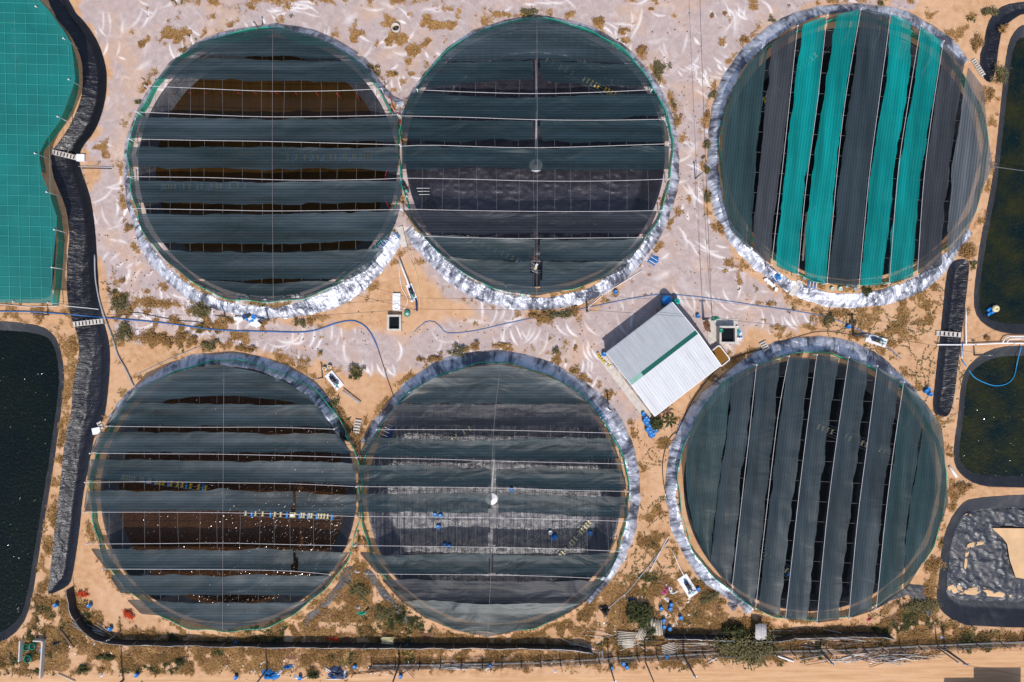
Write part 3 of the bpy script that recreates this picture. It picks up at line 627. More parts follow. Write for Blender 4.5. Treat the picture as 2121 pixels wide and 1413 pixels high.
HS = {
 'A': [(None, L(300,112,410,114,550,116,700,120,830,120), N_dark), (L(300,116,420,120,550,125,690,126,830,130), L(300,165,400,163,550,168,700,170,830,174), N_dark),
       (L(250,243,400,245,550,247,700,246,830,243), L(250,286,400,290,560,293,700,293,830,294), N_dark), (L(250,304,400,304,560,305,700,306,830,305), L(250,347,400,349,560,352,700,349,830,356), N_dark),
       (L(250,376,400,376,560,378,700,374,830,374), L(250,420,350,419,560,424,700,421,830,417), N_dark), (L(250,441,400,446,560,443,700,441,830,438), L(250,500,340,502,560,506,700,500,830,498), N_dark),
       (L(250,514,340,517,450,522,560,523,700,519,830,514), L(250,578,430,580,520,580,560,575,620,577,700,580,830,582), N_dark), (L(250,580,430,582,560,588,620,584,830,580), None, N_dark)],
 'B': [(None, L(830,130,1000,126,1110,122,1170,126,1230,128,1380,134), N_dark), (L(830,135,1000,128,1110,124,1170,127,1215,130,1380,136), L(830,184,900,182,1000,170,1060,166,1110,165,1170,172,1270,178,1390,180), N_grey),
       (L(830,192,900,194,1000,200,1110,203,1200,199,1300,194,1390,194), L(820,241,1000,244,1110,247,1250,247,1340,240,1390,240), N_grey), (L(820,242,1000,250,1110,251,1200,251,1300,248,1390,248), L(820,286,900,292,960,296,1010,288,1110,291,1150,292,1200,297,1260,294,1320,295,1390,292), N_grey),
       (L(820,302,950,304,1110,309,1200,305,1390,302), L(820,352,900,350,1000,345,1110,352,1250,352,1390,352), N_grey), (L(820,435,1000,439,1110,441,1250,440,1390,438), L(830,480,1000,485,1110,483,1250,485,1390,486), N_char),
       (L(830,484,960,490,1110,497,1250,496,1390,494), L(830,532,940,533,1000,540,1060,541,1110,541,1390,541), N_dark), (L(830,533,940,535,960,537,1000,538,1060,542,1390,542), None, N_dark)],
 'E': [(None, L(200,838,330,832,400,822,462,819,540,824,620,835,760,840), N_dark), (L(200,836,330,835,462,838,620,838,760,844), L(180,880,350,882,462,883,640,884,760,888), N_dark),
       (L(180,895,350,896,420,894,500,896,560,900,640,898,760,900), L(170,936,350,938,462,938,640,936,760,940), N_dark), (L(170,952,350,953,462,957,640,956,760,960), L(170,996,350,996,462,998,640,1000,760,1006), N_dark),
       (L(160,1016,350,1018,420,1016,462,1012,530,1018,640,1020,680,1024,760,1024), L(160,1058,350,1058,440,1058,500,1059,640,1062,760,1068), N_dark), (L(160,1136,350,1138,462,1140,530,1137,640,1142,760,1146), L(160,1178,350,1180,462,1180,640,1183,760,1188), N_dark),
       (L(160,1190,350,1191,462,1194,530,1190,640,1194,760,1194), L(160,1228,280,1230,350,1234,462,1234,530,1232,700,1234), N_dark), (L(200,1238,350,1247,462,1250,560,1248,700,1246), None, N_dark)],
 'F': [(None, L(740,836,1300,836), N_dark), (L(740,837,1300,837), L(740,886,850,883,1000,882,1150,884,1300,886), N_char),
       (L(740,905,850,909,1000,913,1150,908,1300,905), L(730,944,850,946,1000,950,1150,955,1300,950), N_grey), (L(730,962,850,964,950,968,1020,972,1080,967,1200,970,1310,974), L(730,1004,900,1008,1060,1006,1150,1015,1310,1014), N_grey),
       (L(730,1024,850,1022,980,1021,1100,1024,1200,1028,1310,1030), L(730,1060,850,1060,960,1062,1060,1061,1150,1066,1230,1070,1310,1074), N_grey), (L(730,1140,800,1150,950,1146,1060,1150,1160,1152,1230,1148,1310,1142), L(740,1186,850,1190,1060,1190,1200,1193,1310,1196), N_grey),
       (L(740,1198,900,1202,1060,1205,1200,1204,1310,1200), L(740,1246,900,1245,1010,1248,1200,1250,1310,1246), N_char), (L(740,1243,900,1244,1010,1252,1200,1250,1310,1247), None, N_dark)]}
HOLES = {'B': [[(1105,120),(1119,120),(1122,168),(1101,168)], [(1104,249),(1119,249),(1122,295),(1100,295)], [(1110,495),(1117,495),(1121,535),(1122,575),(1116,600),(1108,600),(1102,575),(1098,550),(1102,530)]],
         'E': [[(608,1138),(613,1140),(617,1182),(603,1182)], [(605,1019),(612,1019),(614,1062),(604,1062)], [(606,1194),(609,1194),(609,1236),(606,1236)]],
         'F': [[(1015,962),(1029,962),(1026,1000),(1027,1008),(1016,1008),(1018,985)], [(1016,1018),(1030,1018),(1030,1064),(1014,1064)], [(1016,1148),(1022,1148),(1025,1192),(1009,1192)]]}
sd_ = 1
for k, rows in HS.items():
    for i, (e0, e1, mt) in enumerate(rows):
        e0 = e0 or L(100,-200,1500,-200); e1 = e1 or L(100,3000,1500,3000)
        cl = {'dark_green_shade_cloth': 'dark green', 'dark_grey_shade_cloth': 'dark grey green', 'charcoal_shade_cloth': 'charcoal'}[mt.name]
        net_strip(k, e0, e1, mt, 0, f"{cl} net strip, {ORD[i]} from the top over the {SHORT[k]}", HOLES.get(k, ()), seed=sd_, group='horizontal shade net strips'); sd_ += 1
def Vv_(*v): return [(v[i+1], v[i]) for i in range(0, len(v), 2)]   # x, y pairs -> (along y, across x)
VS = {
 'C': [(None, Vv_(1600,60,1597,85,1589,102,1565,340,1556,490,1550,600), V_dark), (Vv_(1603,60,1600,85,1573,340,1560,480,1552,600), Vv_(1652,20,1650,57,1624,300,1600,480,1592,600), V_grey),
       (Vv_(1668,20,1665,48,1650,150,1632,300,1614,470,1604,600), Vv_(1714,20,1713,33,1700,150,1683,290,1664,400,1658,480,1648,600), V_teal), (Vv_(1735,10,1733,28,1711,170,1691,300,1678,400,1670,480,1666,600), Vv_(1784,10,1783,22,1755,170,1738,290,1733,340,1725,400,1721,480,1710,600), V_teal),
       (Vv_(1787,10,1786,22,1767,170,1742,340,1727,480,1713,600), Vv_(1845,10,1844,28,1827,170,1803,340,1786,480,1777,600), V_slate), (Vv_(1848,10,1846,30,1835,170,1806,340,1794,480,1779,600), Vv_(1890,20,1888,45,1883,170,1854,340,1840,480,1824,600), V_teal),
       (Vv_(1908,20,1905,55,1896,170,1862,340,1846,480,1841,600), Vv_(1953,50,1951,85,1939,170,1910,340,1896,480,1887,600), V_teal), (Vv_(1956,50,1954,88,1944,170,1918,340,1906,480,1898,600), Vv_(2000,100,1997,135,1991,170,1967,340,1952,480,1950,600), V_grey),
       (Vv_(2008,100,2005,140,1998,170,1973,340,1963,480,1960,600), None, V_pale)],
 'G': [(None, Vv_(1522,740,1517,790,1503,900,1487,1009,1472,1154,1470,1300), V_dark), (Vv_(1523,740,1518,790,1504.5,900,1488.5,1009,1473.5,1154,1471,1300), Vv_(1563,740,1562,760,1548,900,1536,973,1527,1081,1514,1209,1510,1300), V_slate),
       (Vv_(1570,740,1568,759,1560,858,1555,900,1543,1000,1522,1150,1517,1300), Vv_(1618,720,1616,749,1599,926,1585,1045,1569,1190,1560,1300), V_slate), (Vv_(1635,720,1633,739,1609,926,1594,1045,1578,1190,1566,1300), Vv_(1681,720,1679,739,1657,926,1640,1045,1623,1190,1612,1300), V_slate),
       (Vv_(1694,720,1692,736,1667,926,1652,1045,1636,1190,1624,1300), Vv_(1740,720,1738,742,1711,926,1696,1045,1682,1190,1671,1300), V_slate), (Vv_(1759,720,1757,742,1732,926,1716,1045,1700,1190,1691,1300), Vv_(1802,720,1799,756,1777,926,1763,1045,1745,1190,1737,1300), V_slate),
       (Vv_(1818,720,1816,759,1796,926,1778,1045,1763,1190,1757,1300), Vv_(1866,720,1862,783,1844,926,1827,1045,1812,1190,1800,1300), V_slate), (Vv_(1875,720,1871,790,1855,926,1836,1045,1821,1190,1813,1300), Vv_(1922,780,1917,834,1903,926,1883,1045,1870,1183,1860,1300), V_dark),
       (Vv_(1924,780,1919,834,1905,926,1885,1045,1872,1183,1862,1300), None, V_dark)]}
CN = {'dark_green_slanted_cloth': 'dark green', 'slate_slanted_cloth': 'slate', 'grey_slanted_cloth': 'charcoal grey', 'faded_grey_slanted_cloth': 'faded pale grey', 'teal_slanted_cloth': 'bright teal'}
for k, rows in VS.items():
    for i, (e0, e1, mt) in enumerate(rows):
        e0 = e0 or [(-100,100),(2000,100)]; e1 = e1 or [(-100,3000),(2000,3000)]
        net_strip(k, e0, e1, mt, 1, f"slanting {CN[mt.name]} net strip, {ORD[i]} from the left over {SHORT[k]}", (), seed=sd_, group='slanting shade net strips'); sd_ += 1

# the big teal net over the pond at the left edge, with its grid of cords
OUT['D'] = [(-160,-120),(45,-10),(82,0),(104,25),(130,62),(146,88),(152,125),(156,165),(150,185),(124,250),(94,290),(80,318),(86,362),(100,395),(118,450),(114,500),(110,540),(106,600),(119,628),(60,628),(-160,624)]
def teal_mat():
    m, nt, b, o = nodes_for('teal_fine_net'); v = texco(nt)
    nt.links.new(ramp(nt, noise(nt, v, .15, 4, .6), [(.3, (.0,.125,.112)), (.7, (.0,.19,.17))]), b.inputs['Base Color']); b.inputs['Roughness'].default_value = .6
    tr = nt.nodes.new('ShaderNodeBsdfTransparent'); mx = nt.nodes.new('ShaderNodeMixShader'); mx.inputs[0].default_value = .84
    nt.links.new(tr.outputs[0], mx.inputs[1]); nt.links.new(b.outputs[0], mx.inputs[2]); nt.links.new(mx.outputs[0], o.inputs[0]); return m
kk = (CAMZ-NETZ)/CAMZ
def zD(X, Y): return NETZ-.05+(vnoise(X, Y, 60, 88, 2)-.5)*.2
Dg = togr(OUT['D'], NETZ)
NC = empty('net_cover', (0,0,0), 'large bright teal net with a cord grid over the ponds at the left edge', 'shade net')
o = grid_drape('netting', lambda X, Y: sdf(Dg, X, Y), (-160,-110,200,650), teal_mat(), 5, zf=zD)
o.parent = NC
M_cordt = plain('pale_teal_cord', (.06,.42,.37), .6, .1)
M_rope = plain('white_plastic_rope', (.62,.57,.57), .5, .1)
M_wire = plain('grey_wire', (.20,.19,.19), .5, .2)
M_blk = plain('black_cable', (.03,.02,.02), .5, .2)
def line_obj(name, pts, r, mat, label, cat, group=None, n=5, parent=None):
    o = MB().tube(pts, r, n).build(name, mat, parent, True)
    return tag(o, label, cat, group) if label else o
i = 0
for x in range(-140, 160, 22):
    sp = span(OUT['D'], x+.3, 0)
    if not sp: continue
    line_obj('cord', [W(x+(y-300)*.02, y, NETZ+.04) for y in np.linspace(max(sp[0], -105)+2, sp[1]-2, 14)], .018, M_cordt, None, None, None, 4, NC)
for y in range(-100, 626, 21):
    sp = span(OUT['D'], y+.3, 1)
    if not sp: continue
    line_obj('cord', [W(x, y+(x)*.03, NETZ+.04) for x in np.linspace(sp[0]+2, sp[1]-3, 8)], .018, M_cordt, None, None, None, 4, NC)

# ------------------------------------------------------------ cables over the nets and their posts
CAB = {
 'A': [L(300,178,430,184,560,189,700,188,790,184), L(283,232,400,237,550,242,700,241,824,238), L(268,288,420,291,550,293,828,300), L(266,366,430,368,600,373,760,372,829,369), L(274,432,450,435,560,437,700,436,830,434)],
 'B': [L(864,186,980,191,1110,194,1240,191,1350,186), L(828,240,960,243,1110,248,1250,249,1376,247), L(830,303,900,301,1110,306,1384,298), L(829,369,960,371,1110,375,1250,375,1385,371), L(832,433,960,436,1110,438,1250,438,1370,436), L(870,489,1000,493,1110,494,1330,492)],
 'E': [L(222,883,400,885,560,885,692,889), L(187,939,330,940,462,941,600,944,738,948), L(177,999,330,998,462,1000,600,1002,738,1008), L(174,1061,330,1061,462,1062,600,1065,738,1070), L(181,1127,330,1126,462,1125,600,1128,735,1131), L(214,1179,462,1180,600,1183,684,1190)],
 'F': [L(780,890,900,890,1035,891,1265,897), L(739,948,900,951,1035,955,1290,961), L(739,1008,900,1009,1035,1011,1160,1015,1300,1018), L(739,1070,900,1071,1035,1073,1160,1076,1300,1080), L(737,1130,900,1132,1035,1134,1160,1137,1284,1142), L(760,1189,1012,1191,1140,1194,1256,1199)],
 'C': [L(1652,54,1627,290,1607,470,1598,548), L(1713,32,1692,220,1668,400,1653,568), L(1783,20,1752,200,1735,345,1713,587), L(1845,28,1822,200,1800,370,1779,595), L(1907,54,1880,220,1860,360,1842,587), L(1954,86,1930,240,1913,380,1900,572)],
 'G': [L(1567,756,1552,900,1536,1040,1516,1223), L(1634,738,1612,860,1590,1040,1565,1260), L(1692,735,1670,900,1652,1050,1627,1282), L(1758,740,1732,920,1712,1080,1692,1289), L(1817,758,1795,930,1776,1080,1758,1281), L(1872,791,1850,940,1833,1080,1815,1261)]}
M_post = plain('white_post', (.66,.64,.62), .6, .12)
npost = 0
for k, rows in CAB.items():
    hz = k in 'ABEF'
    for i, row in enumerate(rows):
        P = [W(x, y, NETZ+.12) for x, y in curve(row, 20)]
        from_ = 'top' if hz else 'left'
        line_obj('support_cable', P, .028, M_rope, f"white support rope over the {SHORT[k]}, {ORD[i]} from the {from_}", 'rope', 'ropes carrying the shade nets')
        for e, (x, y) in enumerate((row[0], row[-1])):
            q = W(x, y, NETZ+.1); b = wz(q.x, q.y); end = (('left', 'right') if hz else ('top', 'bottom'))[e]
            o = empty('net_post', (q.x, q.y, b), f"white post at the {end} end of the {ORD[i]} rope of the {SHORT[k]}", 'post', 'posts carrying the ropes')
            line_obj('pole', [(0,0,-.2),(0,0,NETZ+.25-b)], .055, M_post, None, None, parent=o, n=8)
            MB().lathe((0,0,NETZ+.15-b), [(.09,0),(.11,.04),(.09,.12),(.03,.15)], 8).build('cap', M_rope, o, True)
# long centre wires and the fine cross wires that show in the gaps
CEN = {'A': L(565,60,564,340,566,620), 'B': L(1112,40,1113,300,1112,610), 'E': L(464,760,462,1000,461,1304), 'F': L(1037,757,1022,900,1018,1150,1010,1318)}
for k, row in CEN.items():
    line_obj('centre_wire', [W(x, y, NETZ+.17) for x, y in curve(row, 40)], .013, plain('pinkish_wire', (.40,.33,.32), .5, .1), f"thin wire running down the middle of the {SHORT[k]}", 'wire', 'centre wires')
for k in 'ABEF':
    WL = empty('wire_lattice', (0,0,0), f"lattice of fine wires under the nets of the {SHORT[k]}", 'wires', 'wire lattices under the nets')
    xs = [p[0] for p in OUT[k]]; x0, x1 = min(xs)+45, max(xs)-40; i = 0
    for x in np.arange(x0, x1, 39):
        sp = span(OUT[k], x+.2, 0); xx = x+random.uniform(-6, 6)
        line_obj('wire', [W(xx+random.uniform(-3, 3), y, NETZ-.30) for y in np.linspace(sp[0]+10, sp[1]-10, 6)], .015, M_wire, None, None, None, 4, WL)
for k in 'CG':
    WL = empty('wire_lattice', (0,0,0), f"lattice of fine wires under the nets of the {SHORT[k]}", 'wires', 'wire lattices under the nets')
    ys = [p[1] for p in OUT[k]]
    for y in np.arange(min(ys)+40, max(ys)-30, 42):
        sp = span(OUT[k], y+.2, 1)
        line_obj('wire', [W(x, y+(x-sp[0])*.045, NETZ-.30) for x in np.linspace(sp[0]+8, sp[1]-8, 6)], .016, M_wire, None, None, None, 4, WL)

# ------------------------------------------------------------ green mesh fences on the banks
def fence_mat():
    m, nt, b, o = nodes_for('green_fence_mesh'); v = texco(nt)
    nt.links.new(ramp(nt, noise(nt, v, 2.5, 4, .6), [(.3, (.0,.20,.125)), (.7, (.01,.33,.21))]), b.inputs['Base Color']); b.inputs['Roughness'].default_value = .6
    tr = nt.nodes.new('ShaderNodeBsdfTransparent'); mx = nt.nodes.new('ShaderNodeMixShader'); mx.inputs[0].default_value = .85
    nt.links.new(tr.outputs[0], mx.inputs[1]); nt.links.new(b.outputs[0], mx.inputs[2]); nt.links.new(mx.outputs[0], o.inputs[0]); return m
M_fence = fence_mat(); M_wood = plain('weathered_wood', (.36,.26,.17), .85, .3, 4, .3)
M_hem = plain('green_fence_hem', (.0,.36,.24), .6, .2)
def ribbon_fence(name, pts, h, mat, label, cat, group, lean=0.0, out=None, posth=None, every=18, hem=None):
    """pts: plan positions in pixel units; a band of mesh standing on the ground"""
    root = empty(name, ((pts[0][0]-CX)/S, (CY-pts[0][1])/S, 0), label, cat, group); ox, oy = root.location.x, root.location.y
    V = []; F = []; T = []
    for i, (x, y) in enumerate(pts):
        z = float(Hh(x, y)); ux = uy = 0
        if out is not None: dx, dy = x-out[0], y-out[1]; l = math.hypot(dx, dy); ux, uy = dx/l, -dy/l
        w = lean*(.6+.8*abs(math.sin(i*.37)))
        wx, wy = (x-CX)/S-ox, (CY-y)/S-oy; hh = h*(.93+.07*math.sin(i*.9)+.05*math.sin(i*2.3))
        V += [(wx, wy, z-.05), (wx+ux*w*.5, wy+uy*w*.5, z+hh*.5), (wx+ux*w, wy+uy*w, z+hh)]; T.append(V[-1])
        if i: b = 3*i; F += [(b-3,b,b+1,b-2), (b-2,b+1,b+2,b-1)]
    mesh('netting', V, F, mat, root, True)
    if hem: MB().tube(T, .045, 5).build('hem', hem, root, True)
    for i in range(0, len(pts), every):
        x, y = pts[i]; z = float(Hh(x, y)); wx, wy = (x-CX)/S-ox, (CY-y)/S-oy
        MB().tube([(wx, wy, z-.2), (wx, wy, z+(posth or h)+.08)], .035, 6).build('post', M_wood, root, True)
    return root
for k, p in PONDS.items():
    cx, cy = p['c']; r = p['r']; n = 150; P = []
    for i in range(n+1):
        th = 2*math.pi*i/n+.3; rr = r+2.5*math.sin(th*9)+1.5*math.sin(th*23); P.append((cx+rr*math.cos(th), cy-rr*math.sin(th)))
    ribbon_fence('pond_fence', P, .95, M_fence, f"green mesh fence around the bank of the {SHORT[k]}", 'fence', 'green mesh fences round the ponds', .10, (cx, cy), None, 8, M_hem)
ribbon_fence('pond_fence', dens([(x-2, y) for x, y in curve(D_EDGE[2:12], 10)], 9), 1.2, M_fence, 'green mesh fence along the curved edge of the large teal net', 'fence', 'green mesh fences round the ponds', -.15, (-100,150), None, 5, M_hem)
ribbon_fence('pond_fence', dens(D_EDGE[12:18], 9), 1.2, M_fence, 'green mesh fence along the straight side of the teal net by the channel', 'fence', 'green mesh fences round the ponds', -.1, (-100,450), None, 5, M_hem)

GN = plain('green_net_sheet', (.0,.23,.15), .6, .2)
for i, P in enumerate(([(405,90),(440,80),(500,71),(560,66),(568,72),(530,80),(480,90),(420,99)], [(572,66),(610,72),(650,80),(695,93),(680,99),(640,94),(600,84)])):
    a = np.array(P); g = togr(smoothpoly(P, 1), 1.9)
    tag(grid_drape('green_net_flap', f_poly({'poly': g}), (a[:,0].min()-20, a[:,1].min()-20, a[:,0].max()+20, a[:,1].max()+20), GN, 2.0, zf=lambda X, Y: 1.9+(vnoise(X, Y, 12, 61, 2)-.5)*.3), ['left green flap of netting at the top of the upper left pond', 'right green flap of netting at the top of the upper left pond'][i], 'netting', 'green flaps of netting')
for i, (x, y) in enumerate([(75,14),(132,80),(143,165),(120,242),(73,318),(97,398),(113,476),(108,554),(100,627),(28,625)]):
    q = W(x, y, NETZ+.1); b = wz(q.x, q.y); o = empty('net_post', (q.x, q.y, b), f"white topped post at the edge of the large teal net, {ORD[i]} from the top", 'post', 'posts carrying the ropes')
    line_obj('pole', [(0,0,-.2),(0,0,NETZ+.2-b)], .05, M_post, None, None, parent=o, n=8); MB().lathe((0,0,NETZ+.15-b), [(.10,0),(.13,.05),(.08,.14),(.02,.16)], 8).build('cap', M_rope, o, True)

M_old = liner_mat('old_black_plastic', (.03,.03,.036), (.12,.10,.09), .45, .8, scale=1.2, dustlo=.45, bd=.08)
for P, lb in (([(735,1172),(715,1172),(700,1205),(672,1245),(640,1270),(628,1285),(632,1302),(646,1285),(690,1245),(717,1215),(736,1190)], 'old black plastic strip left in the grass triangle'),
              ([(752,1180),(766,1178),(800,1225),(835,1265),(850,1290),(838,1300),(815,1262),(780,1220)], 'old black plastic strip right in the grass triangle'),
              ([(1860,1225),(1885,1210),(1915,1215),(1925,1240),(1930,1275),(1918,1280),(1908,1250),(1880,1232),(1845,1245),(1800,1267),(1825,1245)], 'old black plastic strip below the right of the lower right pond')):
    a = np.array(P); tag(grid_drape('plastic_strip', lambda X, Y: sdf(P, X, Y)+(vnoise(X, Y, 14, 93, 2)-.5)*7, (a[:,0].min()-15, a[:,1].min()-15, a[:,0].max()+15, a[:,1].max()+15), M_old, 2.2, .06, .12, 10), lb, 'plastic strip', 'old plastic strips')

# ------------------------------------------------------------ buildings and tanks
M_conc = plain('pale_concrete', (.50,.45,.40), .9, .15, 2, .2); M_white = plain('white_plastic', (.74,.73,.72), .5, .06)
M_blue = plain('blue_plastic', (.005,.17,.50), .42, .15, 2); M_navy = plain('navy_plastic', (.01,.04,.16), .5, .2); M_tealp = plain('teal_plastic', (.0,.33,.27), .45, .15)
M_dark = plain('black_rubber', (.015,.015,.018), .6, .3); M_steel = plain('dull_steel', (.30,.31,.33), .45, .2, 4, 0, .7); M_rust = plain('rusty_metal', (.16,.07,.035), .8, .4, 6)
M_yel = plain('yellow_plastic', (.62,.42,.02), .5, .15); M_cream = plain('cream_plastic', (.62,.54,.30), .55, .15); M_grey = plain('grey_plastic_pipe', (.34,.34,.36), .5, .15)
M_tank = water_mat('still_black_water', (.006,.008,.010), (.010,.012,.012), .04); M_tankb = water_mat('muddy_tank_water', (.17,.075,.012), (.24,.115,.022), .04)
M_greenp = plain('green_plastic', (.0,.22,.12), .5, .2); M_pink = plain('pink_plastic_bag', (.55,.08,.22), .5, .2); M_bamboo = plain('pale_bamboo', (.58,.50,.40), .8, .2, 5, .2)
M_brown = plain('old_brown_wood', (.17,.10,.065), .9, .4, 5, .3); M_pole = plain('dark_concrete_pole', (.13,.12,.12), .85, .2)
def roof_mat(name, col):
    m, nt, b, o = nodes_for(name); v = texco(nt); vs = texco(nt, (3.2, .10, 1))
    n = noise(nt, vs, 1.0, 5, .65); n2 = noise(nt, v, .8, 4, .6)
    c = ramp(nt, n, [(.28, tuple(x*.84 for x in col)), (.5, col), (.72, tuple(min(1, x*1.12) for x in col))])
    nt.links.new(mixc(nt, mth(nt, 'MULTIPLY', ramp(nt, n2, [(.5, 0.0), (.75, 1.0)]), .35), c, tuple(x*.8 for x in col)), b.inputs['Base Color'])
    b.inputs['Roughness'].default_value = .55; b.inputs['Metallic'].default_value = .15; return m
c0 = W(1374.3, 744, 3.0); shed = empty('farm_shed', (c0.x, c0.y, 0), 'metal roofed shed with a green skylight strip standing beside the road', 'shed', None, R(37.6))
LU, LV, EZ, RZ = 11.12, 10.65, 3.0, 3.85
def roof(v0, z0, v1, z1, name, mat, u0=-LU/2, u1=LU/2, dz=0.0):
    n = int((u1-u0)/.19); V = []; F = []
    for i in range(n+1):
        u = u0+(u1-u0)*i/n; h = .008*(1 if i % 2 else 0)+dz
        for k in range(5): t = k/4; V.append((u, v0+(v1-v0)*t, z0+(z1-z0)*t+h))
        if i:
            for k in range(4): a = (i-1)*5+k; F.append((a, a+1, a+6, a+5))
    o = mesh(name, V, F, mat, shed)
    md = o.modifiers.new('thick', 'SOLIDIFY'); md.thickness = .02; return o
MR1 = roof_mat('shaded_galvanised_sheet', (.40,.41,.425)); MR2 = roof_mat('sunlit_galvanised_sheet', (.48,.485,.50)); M_sky = plain('dark_green_translucent_sheet', (.01,.10,.075), .35, .12); M_sky2 = plain('pale_green_translucent_sheet', (.24,.42,.34), .4, .1)  # one sheet in two tones: sunward slope painted lighter, far slope darker
SK = .58
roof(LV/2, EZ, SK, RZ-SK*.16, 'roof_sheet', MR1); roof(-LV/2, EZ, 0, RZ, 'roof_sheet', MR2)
roof(SK, RZ-SK*.16, 0.0, RZ, 'skylight', M_sky, -LU/2+2.0, LU/2, .01); roof(SK, RZ-SK*.16, 0.0, RZ, 'skylight', M_sky2, -LU/2, -LU/2+2.0, .012)
for d_, sx, sy in (((LU-.3, .15, 2.85), 0, LV/2-.25), ((LU-.3, .15, 2.85), 0, -LV/2+.25), ((.15, LV-.65, 2.9), LU/2-.25, 0), ((.15, LV-.65, 2.9), -LU/2+.25, 0)):
    MB().box((sx, sy, d_[2]/2), d_).build('wall', M_conc, shed)
MB().box((0, -LV/2-.03, EZ-.06), (LU, .1, .1)).build('gutter', M_white, shed); MB().box((0, LV/2+.03, EZ-.06), (LU, .1, .1)).build('gutter', M_steel, shed)
for s_ in (-1, 1): MB().tube([(s_*(LU/2+.03), -LV/2, EZ+.03), (s_*(LU/2+.03), 0, RZ+.05), (s_*(LU/2+.03), LV/2, EZ+.03)], .06, 5).build('barge_trim', M_white, shed)
MB().box((-LU/2-.55, -.3, .06), (1.1, LV+.3, .14)).build('plinth', M_conc, shed)
for u_ in (-3.5, 0, 3.5): MB().box((-LU/2+.15, u_*.8, 1.05), (.06, 1.0, 2.1)).build('door', M_steel, shed)

def lidded(name, px, py, r, h, mat, label, cat, group=None, hole=None, z=None):
    p = onG(px, py); p.z = p.z if z is None else z; q = W(px, py, p.z+h); p.x, p.y = q.x, q.y
    o = empty(name, p, label, cat, group)
    MB().lathe((0,0,0), [(r*.94,0),(r,h*.1),(r,h*.45),(r*1.02,h*.48),(r,h*.51),(r,h*.86),(r*.8,h)], 18).build('body', mat, o, True)
    MB().lathe((0,0,h*.97), [(r*.42,0),(r*.42,h*.06),(r*.3,h*.1)] if not hole else [(r*.28,0),(r*.28,.05)], 14).build('lid', M_dark if hole else mat, o, True); return o
lidded('water_tank', 1383, 621, .64, 1.9, M_blue, 'large blue round water tank behind the top corner of the shed', 'tank', 'round water tanks', True)
lidded('water_tank', 1402, 625, .45, 1.5, M_tealp, 'teal round water tank behind the top corner of the shed', 'tank', 'round water tanks', True)
def open_ring(name, px, py, r, h, wall, mat, inner, label, cat, group=None, level=.6):
    p = onG(px, py); o = empty(name, p, label, cat, group)
    MB().lathe((0,0,0), [(r,-.05),(r,h),(r-wall,h),(r-wall,.03)], 24).build('wall', mat, o, True)
    MB().lathe((0,0,0), [(r-wall,h*level),(0.001,h*level+.001)], 24).build('water', inner, o, True); return o
open_ring('well_ring', 821, 61, .60, .75, .10, M_conc, M_dark, 'concrete well ring with a dark hole in the dry grass', 'well', level=.15)
open_ring('pipe_ring', 1371, 630, .28, .5, .06, M_grey, M_conc, 'small grey ring beside the blue tank', 'ring', level=.2)
for i, (x, y, r, lb) in enumerate(((822,635,.40,'round pale green basin on the white slab'), (844,650,.42,'round pale green basin on the sand beside the concrete pit'))):
    open_ring('round_basin', x, y, r, .5, .05, M_tealp if i else M_white, plain('pale_green_water', (.36,.52,.45), .3, .1), lb, 'basin', 'pale green basins', .7)
for i, (x, y, lb) in enumerate(((672, 764, 'orange topped bin, left of the pair in the green bush'), (682, 760, 'orange topped bin, right of the pair in the green bush'))):
    open_ring('round_bin', x-6+8, y, .27, .6, .05, M_white, plain('orange_feed', (.62,.30,.04), .8, .2), lb, 'bin', 'orange topped bins', .9)
def open_box(name, px, py, w, d, h, rz, wall, mat, inner, label, cat, level, parent_extra=None, rim=None):
    p = onG(px, py); o = empty(name, p, label, cat, None, rz); m = MB(); W_, D_ = w/S, d/S
    if rim:                    # rounded tub
        n = 8; R_ = .32; P = []
        for cx_, cy_, a0 in ((W_/2-R_, D_/2-R_, 0), (-W_/2+R_, D_/2-R_, 90), (-W_/2+R_, -D_/2+R_, 180), (W_/2-R_, -D_/2+R_, 270)):
            for k in range(n+1): a = R(a0+90*k/n); P.append((cx_+R_*math.cos(a), cy_+R_*math.sin(a)))
        V = []; F = []; N = len(P)
        for sc, z in ((.96,0),(1.0,h-.05),(1.0,h),(1-2*wall/W_,h),(1-2*wall/W_-.04,.05)):
            V += [(x*sc, y*sc, z) for x, y in P]
        for r_ in range(4):
            for k in range(N): a = r_*N+k; b = r_*N+(k+1) % N; F.append((a, b, b+N, a+N))
        mesh('tub', V, F, mat, o, True); sc = 1-2*wall/W_-.02
        mesh('water', [(x*sc, y*sc, h*level) for x, y in P], [tuple(range(N))], inner, o)
        return o
    for sx, sy, dx, dy in ((0, D_/2-wall/2, W_, wall), (0, -D_/2+wall/2, W_, wall), (W_/2-wall/2, 0, wall, D_-2*wall), (-W_/2+wall/2, 0, wall, D_-2*wall)):
        MB().box((sx, sy, h/2-.1), (dx, dy, h+.2)).build('wall', mat, o)
    MB().box((0, 0, h*level/2), (W_-2*wall, D_-2*wall, max(h*level, .02))).build('water', inner, o); return o
tk = open_box('concrete_tank', 1502, 694, 35.5, 36.5, 1.35, 0, .27, M_conc, M_tank, 'square concrete tank of black water right of the shed', 'tank', .5)
open_box('fish_tub', 1487, 737, 27, 39, .95, R(-52+90+0), .09, M_white, M_tankb, 'white rimmed tub of brown water beside the shed', 'tub', .8, rim=True)
open_box('concrete_pit', 818.5, 669, 29, 33, .9, 0, .27, M_conc, M_tank, 'square concrete pit with dark water on the sand between the upper ponds', 'pit', .3)
p = onG(822, 626); o = empty('concrete_slab', p, 'white rectangular slab on the sand above the concrete pit', 'slab'); MB().box((0,0,.12), (16/S,36/S,.5)).build('slab', plain('white_concrete', (.70,.69,.70), .8, .06), o)
